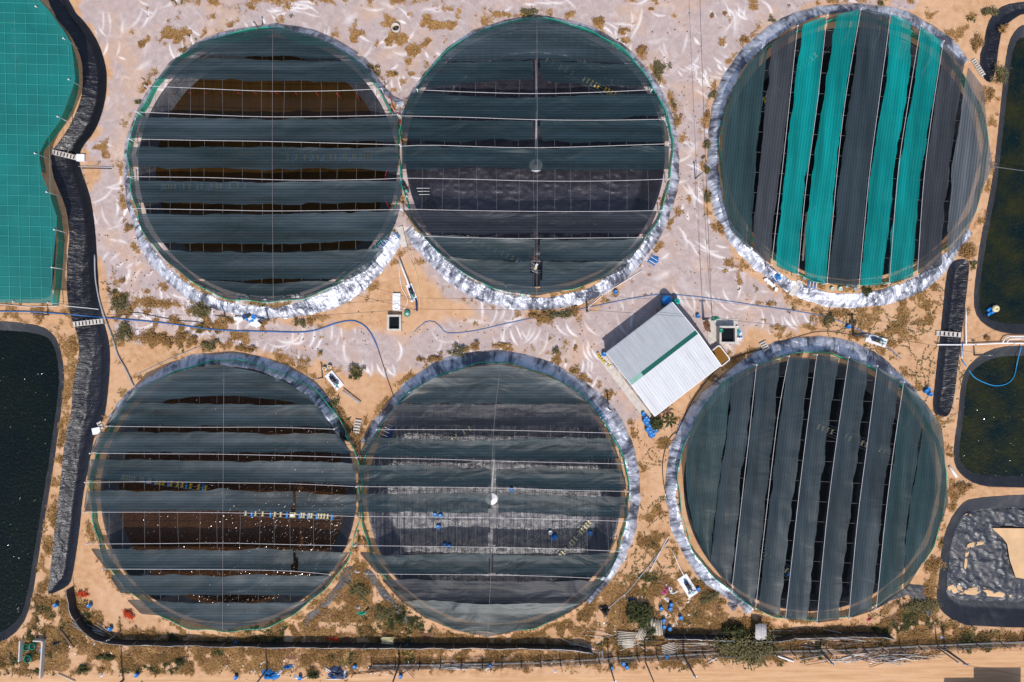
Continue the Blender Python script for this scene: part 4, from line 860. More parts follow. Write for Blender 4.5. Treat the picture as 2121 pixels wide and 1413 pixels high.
p = onG(1500, 686); tag(MB().box((p.x-.2,p.y,p.z+.03),(62/S,50/S,.06)).build('concrete_apron', M_conc), 'pale concrete apron around the square tank right of the shed', 'apron')
# gate house just below the frame: only its shadow falls into view
gp = W(2068, 1478, 0); gh = empty('gate_house', (gp.x, gp.y, 0), 'flat roofed house across the dirt road whose shadow falls on the road', 'building')
MB().box((0,0,2.0),(6.2,7.2,4.0)).build('wall', M_conc, gh); MB().box((0,0,4.09),(6.5,7.4,.16)).build('roof', M_steel, gh); MB().box((-5.3,-.35,1.55),(4.2,6.3,3.1)).build('annex_wall', M_conc, gh); MB().box((-5.3,-.35,3.17),(4.1,6.5,.12)).build('annex_roof', M_steel, gh)

# ------------------------------------------------------------ steps and ramps
def steps(px0, py0, px1, py1, wpx, n, label, base='steps', mat=None, rise=.10):
    a = onG(px0, py0); b = onG(px1, py1); d = b-a; L_ = math.hypot(d.x, d.y); rz = math.atan2(d.y, d.x)
    o = empty(base, ((a.x+b.x)/2, (a.y+b.y)/2, 0), label, 'steps', 'concrete steps and ramps', rz); mat = mat or M_conc
    if n == 0: MB().box((0,0,(a.z+b.z)/2+.12), (L_, wpx/S, .14), 0, (b.z-a.z)/max(L_, .1)).build('ramp', mat, o); return o
    for s_ in (-1, 1): MB().box((0, s_*wpx/S*.46, (a.z+b.z)/2+.10), (L_, .07, .12), 0, (b.z-a.z)/L_).build('stringer', mat, o)
    for i in range(n):
        t = (i+.5)/n-.5; z = a.z+(b.z-a.z)*(t+.5)+.18; MB().box((L_*t, 0, z), (L_/n*.62, wpx/S, .09)).build('tread', mat, o)
    return o
steps(108,315,162,328,10,8,'concrete steps crossing the channel beside the cusp of the teal net'); p = onG(170,328); tag(MB().box((p.x,p.y,p.z+.2),(1.1,.95,.4)).build('concrete_block', M_white), 'white block at the foot of the steps beside the long channel', 'block')
steps(152,672,216,665,10,9,'long concrete steps crossing the channel above the green water pond')
steps(828,470,838,512,12,0,'plain concrete ramp at the tip of sand between the upper ponds'); steps(743,868,738,898,13,5,'concrete steps leading down to the tip of the lower sand triangle')
steps(1657,582,1637,612,11,0,'concrete ramp below the left teal strips'); steps(2014,124,2036,158,9,8,'white steps beside the hooked channel'); p = onG(2040,168); 
steps(1936,690,1990,694,10,6,'white steps crossing the short straight channel'); steps(1577,708,1588,726,13,4,'small concrete steps at the top left of the slanted dark strip pond')
steps(1972,1232,1984,1206,8,7,'small white ladder on the dark edge of the dry pit', 'ladder', M_white); steps(206,873,212,890,10,3,'small steps beside the bottom of the grey pipe near the channel')
p = onG(203,892); tag(MB().box((p.x,p.y,p.z+.22),(1.1,.9,.45), .2).build('concrete_block', M_white), 'white block between the channel and the lower left pond', 'block')

# ------------------------------------------------------------ barrels, tubs and boxes
def barrel(px, py, label, r=.29, h=.85, mat=None, group='blue barrels on the farm', name='barrel', tip=None):
    p = onG(px, py); q = W(px, py, p.z+h); o = empty(name, (q.x, q.y, p.z) if tip is None else p, label, name.replace('_', ' '), group)
    m = mat or M_blue; prof = [(r*.9,0),(r,.05),(r,h*.33),(r*1.04,h*.36),(r,h*.39),(r,h*.63),(r*1.04,h*.66),(r,h*.69),(r,h-.05),(r*.92,h),(r*.8,h-.03),(0.001,h-.03)]
    MB().lathe((0,0,0), prof, 12).build('drum', m, o, True); MB().lathe((r*.4,0,h-.03), [(.05,0),(.05,.03),(0.001,.04)], 8).build('bung', M_dark, o)
    if tip is not None: o.rotation_euler = (R(90), 0, tip); o.location.z += r
    return o
BG = 'blue barrels clustered below the shed'
for i, (x, y) in enumerate([(1339,867),(1336,872),(1343,872),(1340,878),(1346,878),(1351,882),(1345,885),(1351,889),(1357,887),(1354,894),(1347,897),(1354,901),(1349,904),(1342,891),(1359,893)]):
    barrel(x, y, f"blue barrel in the tight cluster below the shed, {ORD[i]} counting down", group=BG)
for x, y, lb in ((1333,858,'lone blue barrel just above the tight barrel cluster'), (1447,655,'small blue barrel beside the leaning power pole'), (1276,605,'dark blue barrel on the track below the upper middle pond'),
    (1925,806,'topmost blue barrel at the bottom of the short channel'), (1920,811,'left blue barrel of the three by the short channel'), (1929,817,'lowest blue barrel of the three by the short channel'),
    (1759,677,'blue barrel standing beside the transformer pole'), (1447,1222,'blue barrel at the corner of the pump slab'), (1391,1254,'blue barrel at the top of the rubbish heap'), (1389,1263,'blue barrel just under another in the rubbish'),
    (1411,1281,'blue barrel lying alone right of the rubbish heap'), (1376,1287,'blue barrel at the right edge of the bamboo panel'), (1376,1300,'lower blue barrel beside the bamboo panel'), (1388,1304,'navy barrel in the fence shadow'),
    (1370,1262,'small blue tub left of the rubbish heap'), (1382,1362,'blue barrel on the boundary fence line'), (1292,1377,'left blue tub below the boundary fence'), (1299,1384,'right blue tub below the boundary fence'), (1267,1386,'blue tub at the foot of a dark pole'),
    (113,1255,'blue bucket near the end of the long channel'), (183,1256,'blue bucket left of the curved black fence'), (226,1304,'blue bucket in the shadow of the black fence'), (85,1348,'blue bucket inside the walled yard'), (842,1340,'blue tub right of the dark pole below the black fence'),
    (486,1334,'blue tub under the black fence left of centre'), (281,1400,'blue bucket by the bottom road on the left'), (487,1405,'blue bucket near the blue net heap'), (1015,1381,'blue tub near the stacked white pipes'), (620,1406,'blue barrel beside the white tub at the bottom'),
    (734,1383,'blue bucket right of the black plastic heap'), (829,1403,'pale blue bucket at the road edge by the dark pole')):
    barrel(x, y, lb, r=.27, h=.6)
for i, (x, y, m, lb) in enumerate([(1143,1110,M_blue,'blue float lying on the drained floor'), (1148,1106,M_blue,'second blue float touching the first on the drained floor'), (1223,1105,M_blue,'blue bucket beside the paddle frame on the drained floor'), (901,1067,M_blue,'blue bucket on the muddy floor patch, left'),
    (912,1069,M_blue,'blue bucket on the muddy floor patch, right'), (908,1092,M_blue,'blue bucket below the muddy floor patch'), (921,1130,M_blue,'blue bucket in the strip shadow, left'), (931,1132,M_blue,'blue bucket in the strip shadow, right'), (1060,1015,M_blue,'blue bucket in the gap right of the centre drain'),
    (1140,1104,M_white,'white bucket beside the blue floats on the floor')]):
    barrel(x, y, lb, r=.30, h=.55, mat=m, group='buckets on the drained pond floor', name='bucket', tip=.5 if i < 2 else None)
# grey-white tubs along the fence lines
tub_spots = [(492,622,'A'),(511,616,'A'),(549,622,'A'),(607,614,'A'),(616,613,'A'),(588,616,'A'),(1048,592,'B'),(1071,606,'B'),(1083,611,'B'),(1095,611,'B'),(1668,575,'C'),(1695,582,'C'),(1707,586,'C'),(1725,598,'C'),(1742,598,'C'),(1756,592,'C'),(1774,598,'C'),(574,786,'E'),(1030,762,'F'),(1050,764,'F'),(1028,752,'F'),(1483,785,'G'),(2056,900,'G')]
for i, (x, y, k) in enumerate(tub_spots[:-1]):
    kk_ = {'A':'upper left pond','B':'upper middle pond','C':'teal striped pond','E':'lower left pond','F':'lower middle pond','G':'lower right pond'}[k]
    barrel(x, y, f"small pale tub on the bank of the {kk_}, {ORD[sum(1 for q in tub_spots[:i] if q[2] == k)]} from the list's start".replace(" from the list's start", ' of its row'), r=random.uniform(.2,.3), h=.45, mat=random.choice((M_white, M_grey, M_white, plain('pale_green_plastic', (.45,.6,.52), .5, .1))), group='pale tubs along the banks', name='tub')
def carton(px, py, w, d, h, rz, mat, label, group, name='foam_box', dz=0):
    p = onG(px, py, dz); o = empty(name, p, label, name.replace('_', ' '), group, rz)
    MB().box((0,0,h/2),(w,d,h)).build('box', mat, o); MB().box((0,0,h+.03),(w+.05,d+.05,.05)).build('lid', mat, o); return o
FB = [(492,660,M_white,.1),(501,660,M_white,0),(509,656,M_navy,.4),(517,654,M_dark,.6),(516,660,M_blue,.5),(521,659,M_white,.5),(528,657,M_blue,-.5),(532,661,M_white,-.6),(523,664,M_blue,.4),(530,667,M_white,-.4),(525,672,M_white,-.5),(532,674,M_white,-.6),(534,669,M_white,-.7),(543,661,M_navy,0),(537,672,M_white,-.6)]
for i, (x, y, m, a) in enumerate(FB): carton(x, y, .62, .45, .4, a, m, f"{'white foam' if m is M_white else 'blue' if m is M_blue else 'dark'} box in the roadside heap, {ORD[i]} from the left", 'boxes heaped by the road')
for i, (x, y) in enumerate([(1585,580),(1590,584),(1595,588),(1600,592),(1606,600)]): carton(x, y, .5, .35, .3, .4+i, M_white, f"white box below the silver bank of the teal strips, {ORD[i]} from left", 'white boxes by the bank')
YC = [(1239,733),(1241,738),(1244,742),(1248,746),(1253,750),(1256,753),(1260,757),(1266,759)]
for i, (x, y) in enumerate(YC): barrel(x, y, f"{'white' if i in (5,7) else 'yellow'} jerry can beside the left corner of the shed, {ORD[i]} from the top", r=.16, h=.4, mat=M_white if i in (5,7) else M_yel, group='jerry cans beside the shed', name='jerry_can')
barrel(1252,734,'blue drum at the left corner of the shed', r=.3)
for i, (x, y, m, r_) in enumerate([(1528,678,M_white,.2),(1527,684,M_greenp,.35),(1532,687,M_blue,.2),(1529,690,M_tealp,.3),(1534,692,M_white,.22),(1527,698,M_rust,.25),(1535,697,M_blue,.2),(1529,703,M_white,.28),(1535,702,M_white,.2)]):
    barrel(x, y, f"container right of the square tank, {ORD[i]} counting down the cluster", r=r_, h=.45, mat=m, group='containers beside the square tank', name='container')
barrel(1488, 685, 'green tub on the left wall of the square tank', r=.28, h=.3, mat=M_greenp, group='containers beside the square tank', name='container').location.z += 1.35
# rolled white tube, loose panels
line_obj('plastic_tube', [onG(1965,966,.15), onG(1980,988,.15)], .18, M_white, 'short thick white tube lying between the right ponds', 'tube')

# ------------------------------------------------------------ paddle aerators
def aerator(p0, p1, z, paddles, floats, label, col=(None,), rails=2, motor=None, width=13):
    a = W(p0[0], p0[1], z); b = W(p1[0], p1[1], z); d = b-a; L_ = d.length; rz = math.atan2(d.y, d.x)
    o = empty('paddle_aerator', a, label, 'aerator', 'paddle aerators in the ponds', rz)
    MB().tube([(0,0,.25),(L_,0,.25)], .035, 6).build('shaft', M_steel, o)
    for s_ in ([-1, 1] if rails == 2 else [-1.3, -.75, .75, 1.3]):
        MB().tube([(-.6, s_*width/S*.55, .12), (L_+.6, s_*width/S*.55, .12)], .03, 5).build('rail', M_steel, o)
    for t, m in paddles:
        mb = MB()
        for k in range(3):
            for s_ in (-1, 1): mb.box((t*L_+s_*.02, s_*.26, .28), (.26, .17, .05), k*.0, [0, 1.2, -1.2][k])
        mb.box((t*L_, 0, .27), (.12, .5, .12)); mb.build('paddle_wheel', m, o)
    for t in floats: MB().tube([(t*L_, -.55, .05), (t*L_, -.5, .08), (t*L_, .5, .08), (t*L_, .55, .05)], [.05, .16, .16, .05], 8).build('float', M_blue, o, True)
    if motor is not None: MB().box((motor*L_, 0, .42), (.5, .3, .3)).build('motor', M_white, o)
    return o
def tt(x0, x1, xs): return [(x-x0)/(x1-x0) for x in xs]
Y, K_ = M_yel, M_cream
aerator((247,986),(436,1011),-.2, [(t, K_) for t in tt(247,436,[257,261,266,271,276,281,294,299,310,314])]+[(t, Y) for t in tt(247,436,[328,334,341,357,370,380,397,413,428])], tt(247,436,[253,291,306,323,350,387,421]), 'paddle aerator with yellow wheels and blue floats left in the lower left pond')
aerator((505,1061),(698,1069),-.2, [(t, K_) for t in tt(505,698,[511,531,546,571,583,604,608,612,626,631,642,647,661,667,673,680])], tt(505,698,[522,561,595,621,638,656,688]), 'pale paddle aerator with blue floats at the upper edge of the wide brown gap', motor=.53)
aerator((592,327),(790,325),-.2, [(t, Y) for t in tt(592,790,[598,615,633,650,660,672,686,696,712,718,732,737,750,756,763,770])], tt(592,790,[607,644,666,706,724,745,779]), 'submerged looking paddle row under a strip right of centre in the upper left pond')
aerator((330,388),(520,385),-.2, [(t, K_) for t in tt(330,520,[340,345,352,358,365,383,395,412,420,440,452,460,478,495,510])], tt(330,520,[335,374,408,432,470,505]), 'paddle row under a strip left of centre in the upper left pond')
aerator((1120,120),(1275,198),-.95, [(t, K_) for t in (.08,.16,.26,.34,.42)]+[(t, K_) for t in (.58,.63,.68,.73)]+[(t, Y) for t in (.77,.86,.90,.945,.985)], [], 'diagonal frame of cream and yellow paddles on the drained upper floor', rails=4, width=15)
aerator((955,487),(1085,545),-.95, [(t, K_) for t in (.1,.18,.26,.34,.45,.55,.66,.74,.82,.9)], [.95], 'diagonal paddle frame below the long strips of the upper middle pond', rails=4, width=14)
aerator((1575,215),(1705,100),-.3, [(t, Y) for t in (.05,.1,.2,.26,.62,.68,.74,.8,.86)], [.95], 'diagonal paddle frame under the teal strips', rails=4, width=15)
aerator((1158,1153),(1225,1075),-.95, [(t, K_) for t in (.05,.12,.22,.36,.42,.5,.66,.72,.8,.86,.93)], [], 'diagonal frame of cream paddles on the wide bare floor of the lower pond', rails=4, width=17)
aerator((925,915),(985,880),-.95, [(t, K_) for t in (.2,.35,.6,.8)], [], 'short yellow paddle frame in the top gap of the lower middle pond', rails=4, width=15)
aerator((1690,882),(1845,940),-.3, [(t, K_) for t in (.02,.08,.14,.2,.38,.44,.6,.66,.84,.9)], [], 'diagonal paddle frame under dark strips north of centre in the lower right pond', rails=4, width=15)
aerator((1530,1105),(1640,1190),-.3, [(t, K_) for t in (.02,.08,.2,.5,.56,.8,.88)], [.95], 'diagonal paddle frame under dark strips in the lower left of the slanted pond', rails=4, width=15)
aerator((30,35),(38,150),-.55, [(t, Y) for t in (.1,.25,.4,.55,.75,.9)], [.0,.45,.7], 'yellow paddle row seen through the large teal net')
# centre drains
for x, y, r_, lb, m in ((1110,343,.95,'grey cone drain cover at the middle of the upper middle pond', M_grey), (1018,1033,.85,'round white drain at the middle of the lower middle pond', M_white)):
    p = W(x, y, -.9); o = empty('centre_drain', p, lb, 'drain', 'centre drains')
    MB().lathe((0,0,0), [(r_,0),(r_,.12),(r_*.85,.16),(r_*.3,.30),(.001,.55)], 20).build('dome', m, o, True)
    MB().tube([(0,0,.2),(0,.1,1.3)], .06, 6).build('standpipe', M_dark, o)
for k, pts in {'F': [(1018,1020),(1022,960),(1026,900)], 'B': [(1110,335),(1110,240),(1110,125)]}.items():   # trench of lighter plastic down the middle
    a, b = W(*pts[0], -.85), W(*pts[-1], -.85); tag(MB().tube([a, (a+b)/2+Vector((.05,0,.03)), b], [.12,.1,.12], 6).build('drain_pipe', M_grey, None, True), f"grey pipe running up the floor from the drain of the {SHORT[k]}", 'pipe', 'drain pipes')
# heap of frames on the floor, seen through the slit
p = W(1106, 545, -.9); o = empty('frame_heap', p, 'heap of rusty frames seen through the slit in the lower net of upper middle pond', 'heap')
for i in range(14): MB().box((random.gauss(0,.35), .9-i*.22, .15+.04*i), (random.uniform(.9,1.5), .06, .05), random.gauss(-.4,.3)).build('frame', random.choice((M_steel, M_rust, M_grey)), o)
carton(1111,551,.35,.25,.2,1.0,M_white,'white box lying on the frame heap under the slit','boxes seen through the slit', 'white_box', .7); carton(1109,557,.35,.3,.2,1.0,M_cream,'cream box lying on the frame heap under the slit','boxes seen through the slit', 'white_box', .7)

# ------------------------------------------------------------ pumps
def pump(px, py, rz, label, slab=(3.0,1.3), col=None, smat=None):
    p = onG(px, py); o = empty('pump_set', p, label, 'pump', 'pump sets', rz)
    MB().box((0,0,.06),(slab[0],slab[1],.24)).build('slab', smat or plain('white_concrete', (.70,.69,.70), .8, .06), o)
    MB().tube([(-.6,0,.55),(.1,0,.55)], .26, 12).build('motor', col or M_dark, o, True); MB().tube([(-.85,0,.55),(-.6,0,.55)], .18, 10).build('fan_cover', M_navy, o, True)
    MB().lathe((.45,0,.2), [(.3,0),(.34,.2),(.3,.5),(.1,.6)], 12).build('volute', M_steel, o, True); MB().box((.05,0,.27),(1.4,.5,.14)).build('base_frame', M_rust, o)
    MB().tube([(.45,0,.7),(.5,0,1.0),(.9,.1,1.0)], .09, 8).build('outlet', M_tealp, o, True); MB().tube([(.9,-.35,.3),(1.25,-.35,.3)], .2, 10).build('filter', M_white, o, True); return o
pump(1814,705,R(-18),'pump on a white slab below the transformer pole', (2.9,1.2)); pump(1424,1213,R(-58),'pump with green outlet on a white slab near the rubbish heap', (3.1,1.5))
pump(693,788,R(-50),'pump set on white boards at the left of the lower sand triangle', (2.6,1.3)); pump(853,606,R(-70),'dark pump in the middle of the upper sand triangle', (2.4,.9)); 
pump(840,391,R(-65),'small dark motor on the narrow bank between the upper ponds', (1.2,.5), smat=M_rust)
for i, y_ in enumerate((390, 396.5, 403)): line_obj('shaft_rail', [W(848,y_,.6), W(890,y_,.2)], .035, M_white, f"{['upper','middle','lower'][i]} white rail reaching from the small motor into the drained pond", 'rail', 'rails of the small motor')
p = W(2056,641,-.9); o = empty('floating_pump', p, 'blue and white pump floating in the corner of the dark pond', 'pump')
for dx, dy in ((-.5,.1),(.1,-.2),(-.45,-.5)): MB().tube([(dx-.35,dy-.3,.1),(dx+.15,dy+.1,.1)], .24, 8).build('float', M_blue, o, True)
MB().lathe((.15,.1,.15), [(.42,0),(.5,.1),(.5,.35),(.32,.5),(.2,.5),(.2,.3),(.001,.3)], 16).build('housing', M_cream, o, True)
# suction and delivery pipes on the sand triangles
def pipe(pts, r, mat, label, name='pipe', cat='pipe', group='pipes and hoses', dz=.08, n=6, crv=True):
    P = [onG(x, y, dz+r) for x, y in (curve(pts, 10) if crv else dens(pts, 12))]; return line_obj(name, P, r, mat, label, cat, group, n)
pipe([(828,538),(836,560),(844,580),(850,598)], .13, M_white, 'thick white pipe running up the upper sand triangle from the pump', crv=False, dz=.5); pipe([(862,618),(864,632),(864,645)], .12, M_navy, 'dark pipe running down from the pump in the upper sand triangle', crv=False)
pipe([(826,545),(828,570),(833,598),(845,620),(838,638),(828,645)], .05, M_white, 'thin white hose curling left of the pump on the upper sand'); pipe([(852,540),(862,565),(868,600),(870,635)], .05, M_cream, 'pale hose running straight down the right of the upper sand')
pipe([(712,808),(748,836)], .12, M_grey, 'grey pipe slanting across the lower sand triangle', crv=False, dz=.4); pipe([(1345,1185),(1376,1125),(1385,1110)], .05, M_white, 'thin white pipe right of the lower middle pond')
pipe([(1255,1263),(1300,1225),(1345,1170),(1385,1118)], .06, M_grey, 'long thin pipe slanting from the black tarp to the silver bank', crv=False); pipe([(1392,1140),(1405,1170),(1416,1192)], .055, M_white, 'white delivery pipe leading to the pump with the green outlet', crv=False, dz=.3)
pipe([(0,645),(70,646),(140,651),(215,658),(330,668),(450,683),(560,687),(640,687),(700,669),(735,665),(760,679),(775,703),(783,722)], .085, plain('blue_hose', (.02,.12,.34), .5, .15), 'long blue hose lying along the middle road', 'hose', 'hose', dz=.03)
pipe([(783,722),(792,750),(803,785),(816,822)], .045, M_blk, 'thin dark cable running from the blue hose end to the silver bank', 'cable', 'cable')
pipe([(858,688),(880,668),(900,667),(915,680),(928,690),(980,686),(1060,668),(1150,650),(1200,641),(1300,620),(1365,610),(1400,611),(1460,617),(1560,632),(1650,645),(1720,659),(1780,684),(1830,712),(1866,743)], .06, plain('faded_blue_hose', (.10,.18,.36), .5, .15), 'faded blue hose winding past the shed to the right ponds', 'hose', 'hose', dz=.03)
pipe([(220,660),(260,652),(285,648),(320,655),(370,664),(415,668),(435,680),(452,688)], .04, M_blk, 'thin black cable wandering across the road by the long channel', 'cable', 'cable')
pipe([(198,528),(199,570),(203,600),(210,632),(222,668),(235,700),(245,735),(262,765),(278,800)], .10, M_grey, 'long grey pipe running beside the channel to the lower left pond', dz=.12)
pipe([(1937,714),(2000,714),(2070,711),(2300,712)], .10, M_white, 'thick white pipe running right between the two dark ponds', crv=False, dz=.3); pipe([(1998,640),(1997,680),(1998,713)], .09, M_white, 'white pipe running down beside the short channel', crv=False, dz=.25)
pipe([(1990,716),(1990,742)], .07, M_white, 'short white pipe below the junction beside the channel', crv=False, dz=.2); pipe([(1988,706),(1989,740)], .05, M_blue, 'short blue pipe crossing the white pipe junction', crv=False, dz=.5)
pipe([(2071,711),(2078,700),(2088,697),(2300,699)], .09, M_white, 'outer white pipe bend above the white pipe', crv=False, dz=.35); pipe([(2080,711),(2085,704),(2100,702),(2300,704)], .08, M_white, 'inner white pipe bend above the white pipe', crv=False, dz=.35)
MH = plain('bright_blue_hose', (.005,.20,.42), .45, .1)
o = line_obj('hose', [W(x, y, z) for x, y, z in [tuple(q) for q in curve([(1992,745,.1),(2000,757,.05),(2010,772,-.6),(2020,783,-.8),(2040,793,-.82),(2062,799,-.82),(2085,795,-.82),(2100,780,-.82),(2106,755,-.8),(2110,738,-.2),(2116,716,.4)], 7)]], .075, MH, 'bright blue hose looping across the corner of the dark pond', 'hose', 'pipes and hoses')
pipe([(1582,722),(1620,708),(1690,688),(1740,690),(1790,700)], .035, M_blk, 'thin black pipe over the top of the lower right pond'); pipe([(1400,900),(1440,820),(1500,752),(1580,722)], .06, M_blk, 'black pipe curving between the shed and the lower right pond'); pipe([(1395,1060),(1378,1020),(1372,960),(1385,910),(1400,895)], .05, M_blk, 'thin black pipe along the left foot of the lower right pond')
pipe([(288,775),(350,745),(405,722),(420,716)], .05, M_grey, 'thin grey pipe above the lower left pond'); pipe([(164,345),(200,346),(236,347)], .06, M_grey, 'pair of grey rods lying right of the channel steps', crv=False); pipe([(170,349),(232,350)], .05, M_dark, 'dark rod lying under the grey rods', crv=False)
pipe([(137,634),(180,638),(207,641)], .045, M_white, 'thin white pipe crossing the channel above the long steps', crv=False, dz=.3); pipe([(0,630),(60,636),(122,634)], .05, M_rope, 'white rope along the bottom edge of the teal net', crv=False)
pipe([(1215,640),(1250,610),(1330,560)], .05, M_white, 'thin white pipe along the foot of the silver bank, upper', crv=False); pipe([(1218,633),(1240,613),(1282,585)], .05, M_grey, 'thin grey pipe along the foot of the silver bank, lower', crv=False)
RED = plain('red_hose', (.42,.02,.03), .5, .15)
line_obj('hose', [W(x, y, 1.3) for x, y in curve([(806,192),(812,215),(820,232),(829,238),(828,300),(822,330),(800,356),(797,400),(800,418),(806,432)], 8)], .045, RED, 'red hose hanging down the right edge of the upper left pond', 'hose', 'pipes and hoses')
for i, x in enumerate(range(0, 14)):
    x0 = 560-i*34 if i < 8 else 570+(i-8)*42; 
    if 345 < x0 < 760: line_obj('red_tube', [W(x0, 192, 2.3), W(x0+8+i % 3*3, 196+max(0, (x0-560))*.09, .2)], .03, RED, f"short red tube hanging from the top rope of the upper left pond, {ORD[i]}", 'tube', 'red tubes under the top rope')

# ------------------------------------------------------------ poles and overhead wires
def pole(px, py, hpx, label, arm=0, r=.14, mat=None, lean=0.0, rz=0.0, tr=False):
    b = onG(px, py); h = hpx/S; o = empty('utility_pole', b, label, 'pole', 'utility poles')
    MB().tube([(0,0,-.3),(lean*h*.4,0,h*.5),(lean*h,0,h)], [r*1.25, r*1.1, r*.8], 8).build('shaft', mat or M_pole, o, True)
    if arm: MB().box((lean*h,0,h-.25),(arm,.12,.12),rz).build('crossarm', M_steel, o); MB().tube([(lean*h-arm*.35,0,h-.15),(lean*h-arm*.35,0,h+.08)], .05, 6).build('insulator', M_white, o)
    if tr: MB().lathe((.3,-.2,h*.55), [(.25,0),(.28,.1),(.28,.7),(.2,.8)], 12).build('transformer', M_pole, o, True); MB().box((0,0,h*.6),(1.0,.5,.1)).build('platform', M_dark, o)
    return o, Vector((b.x+lean*h, b.y, b.z+h))
PT = {}
for nm, x, y, h, lb, arm, r_, tr in (('p1',1457,661,62,'dark leaning looking power pole left of the square tank',.8,.15,False), ('p2',1767,693,68,'power pole with transformer above the lower right pond',1.2,.17,True), ('p3',828,1372,90,'tall pole at the bottom below the black fence',.8,.12,False),
    ('p4',1261,1372,81,'slim pole on the boundary fence with blue tubs at its foot',.5,.10,False), ('p5',1337,1371,90,'slim pole beside a white basin on the boundary fence',.4,.09,False), ('p6',1416,1358,91,'tall dark pole left of the big bush',.6,.13,False), ('p7',1700,1350,56,'pole right of the big bush by the road',.6,.11,False),
    ('p8',1955,1343,73,'pole nearest the house shadow by the road',.8,.14,False), ('p9',1216,645,56,'dark pole at the lower edge of the upper middle pond',.5,.13,False), ('p10',466,655,46,'dark pole at the lower edge of the upper left pond',.4,.11,False), ('p11',557,662,48,'pale pole beside the foam box heap',.4,.12,False),
    ('p12',256,1408,110,'tall pole casting a long shadow at the lower left',.5,.13,False), ('p13',250,1307,46,'short pole in front of the black fence at the left',.3,.07,False), ('p14',554,1385,80,'pole beside the blue net heap',.4,.10,False), ('p15',541,64,42,'short dark pole at the top edge of the upper left pond',.3,.08,False),
    ('p16',668,782,50,'short bent pole left of the lower sand triangle',.3,.09,False), ('p17',1260,845,55,'pole on the silver bank left of the shed',.5,.10,False), ('p18',1440,370,55,'thin pole at the roadside left of the teal striped pond',.3,.08,False), ('p19',2018,735,50,'dark pole in the corner between the two right ponds',.6,.11,False),
    ('p20',100,652,44,'pole above the green water pond on the left',.3,.09,False), ('p21',1940,1340,70,'thin dark pole by the roadside near the white bag',.3,.09,False), ('p22',863,642,38,'short pole beside the round basin',.3,.08,False)):
    _, PT[nm] = pole(x, y, h, lb, arm, r_, None, 0, 0, tr)
def wire(a, b, lb, r=.022, sagm=.35): 
    a, b = (PT[a] if isinstance(a, str) else Vector(a)), (PT[b] if isinstance(b, str) else Vector(b))
    return line_obj('overhead_wire', [a.lerp(b, t/14)-Vector((0,0,sagm*4*(t/14)*(1-t/14))) for t in range(15)], r, M_blk, lb, 'wire', 'overhead wires', 4)
wire('p20','p10','overhead wire crossing the long channel'); wire('p10','p11','short overhead wire above the foam boxes'); wire('p11','p22','overhead wire crossing the upper sand triangle'); wire('p22','p9','overhead wire right of the upper sand triangle'); wire('p9','p1','overhead wire passing above the shed roof')
wire('p1','p2','overhead wire from the square tank to the transformer pole'); wire('p2','p19','overhead wire over the creeping vines'); wire(W(-60,650,3.0),'p20','overhead wire at the left edge below the teal net'); wire(W(1448,-60,5),'p1','overhead wire running down the right gravel track', .026); wire('p18','p1','low wire beside the teal striped pond')
wire(W(740,612,3.0),'p22','short wire left of the pump on the upper sand'); wire('p3','p14','overhead wire along the rubbish strip'); wire('p8',W(2200,1420,4),'wire leaving the frame at the lower right'); wire('p12','p14','overhead wire above the lower left scrub'); wire('p19',W(2250,640,3),'wire crossing the dark pond with the floating pump')
line_obj('guy_wire', [W(2055,345,3.1), W(2121,354,1.0), W(2250,372,.5)], .03, M_wire, 'guy wire from the right corner of the teal striped pond over the dark pond', 'wire')

# ------------------------------------------------------------ fences along the bottom
BF = [(153,1213),(158,1240),(163,1265),(178,1288),(200,1308),(228,1320),(262,1325),(330,1326),(500,1329),(700,1331),(900,1332),(1060,1333),(1130,1334),(1200,1338),(1225,1344)]
M_scr = plain('black_shade_screen', (.022,.028,.036), .55, .3, 2, .2)
ribbon_fence('screen_fence', [tuple(q) for q in dens([tuple(q) for q in curve(BF, 14)], 8)], 1.6, M_scr, 'long black screen fence curving under the lower left ponds', 'fence', 'black screen fences', .1, (700,1000), 1.9, 5, M_steel)
ribbon_fence('screen_fence', [tuple(q) for q in dens([(1372,1312),(1450,1314),(1530,1317),(1600,1319)], 8)], 1.6, M_scr, 'black screen fence between the bamboo panel and the small grey shelter', 'fence', 'black screen fences', .1, (1480,1000), 1.9, 5, M_steel)
ribbon_fence('screen_fence', [tuple(q) for q in dens([(1600,1319),(1640,1312),(1700,1310),(1780,1308),(1840,1312)], 8)], 1.6, M_scr, 'black screen fence under the slanted dark strip pond', 'fence', 'black screen fences', .1, (1700,1000), 1.9, 5, M_steel)
BL = dens([(770,1377),(870,1376),(1000,1374),(1120,1371),(1240,1364),(1400,1356),(1510,1350),(1600,1348),(1750,1345),(1900,1337),(2020,1332),(2121,1329),(2260,1326)], 37)
p = onG(*BL[0]); bf = empty('boundary_fence', (p.x, p.y, 0), 'long low boundary fence of concrete posts along the dirt road', 'fence')
def rel(x, y, z): q = onG(x, y, z); return (q.x-p.x, q.y-p.y, q.z)
MB().tube([rel(x, y, .25) for x, y in BL], .10, 4).build('beam', M_conc, bf); MB().tube([rel(x, y, 1.45) for x, y in BL], .03, 4).build('wire', M_wire, bf); MB().tube([rel(x, y, .9) for x, y in BL], .03, 4).build('wire', M_wire, bf)
V = []; F = []
for i, (x, y) in enumerate(BL): V += [rel(x, y, .3), rel(x, y, 1.25+.2*random.random())]; 
for i in range(len(BL)-1): F.append((2*i, 2*i+2, 2*i+3, 2*i+1))
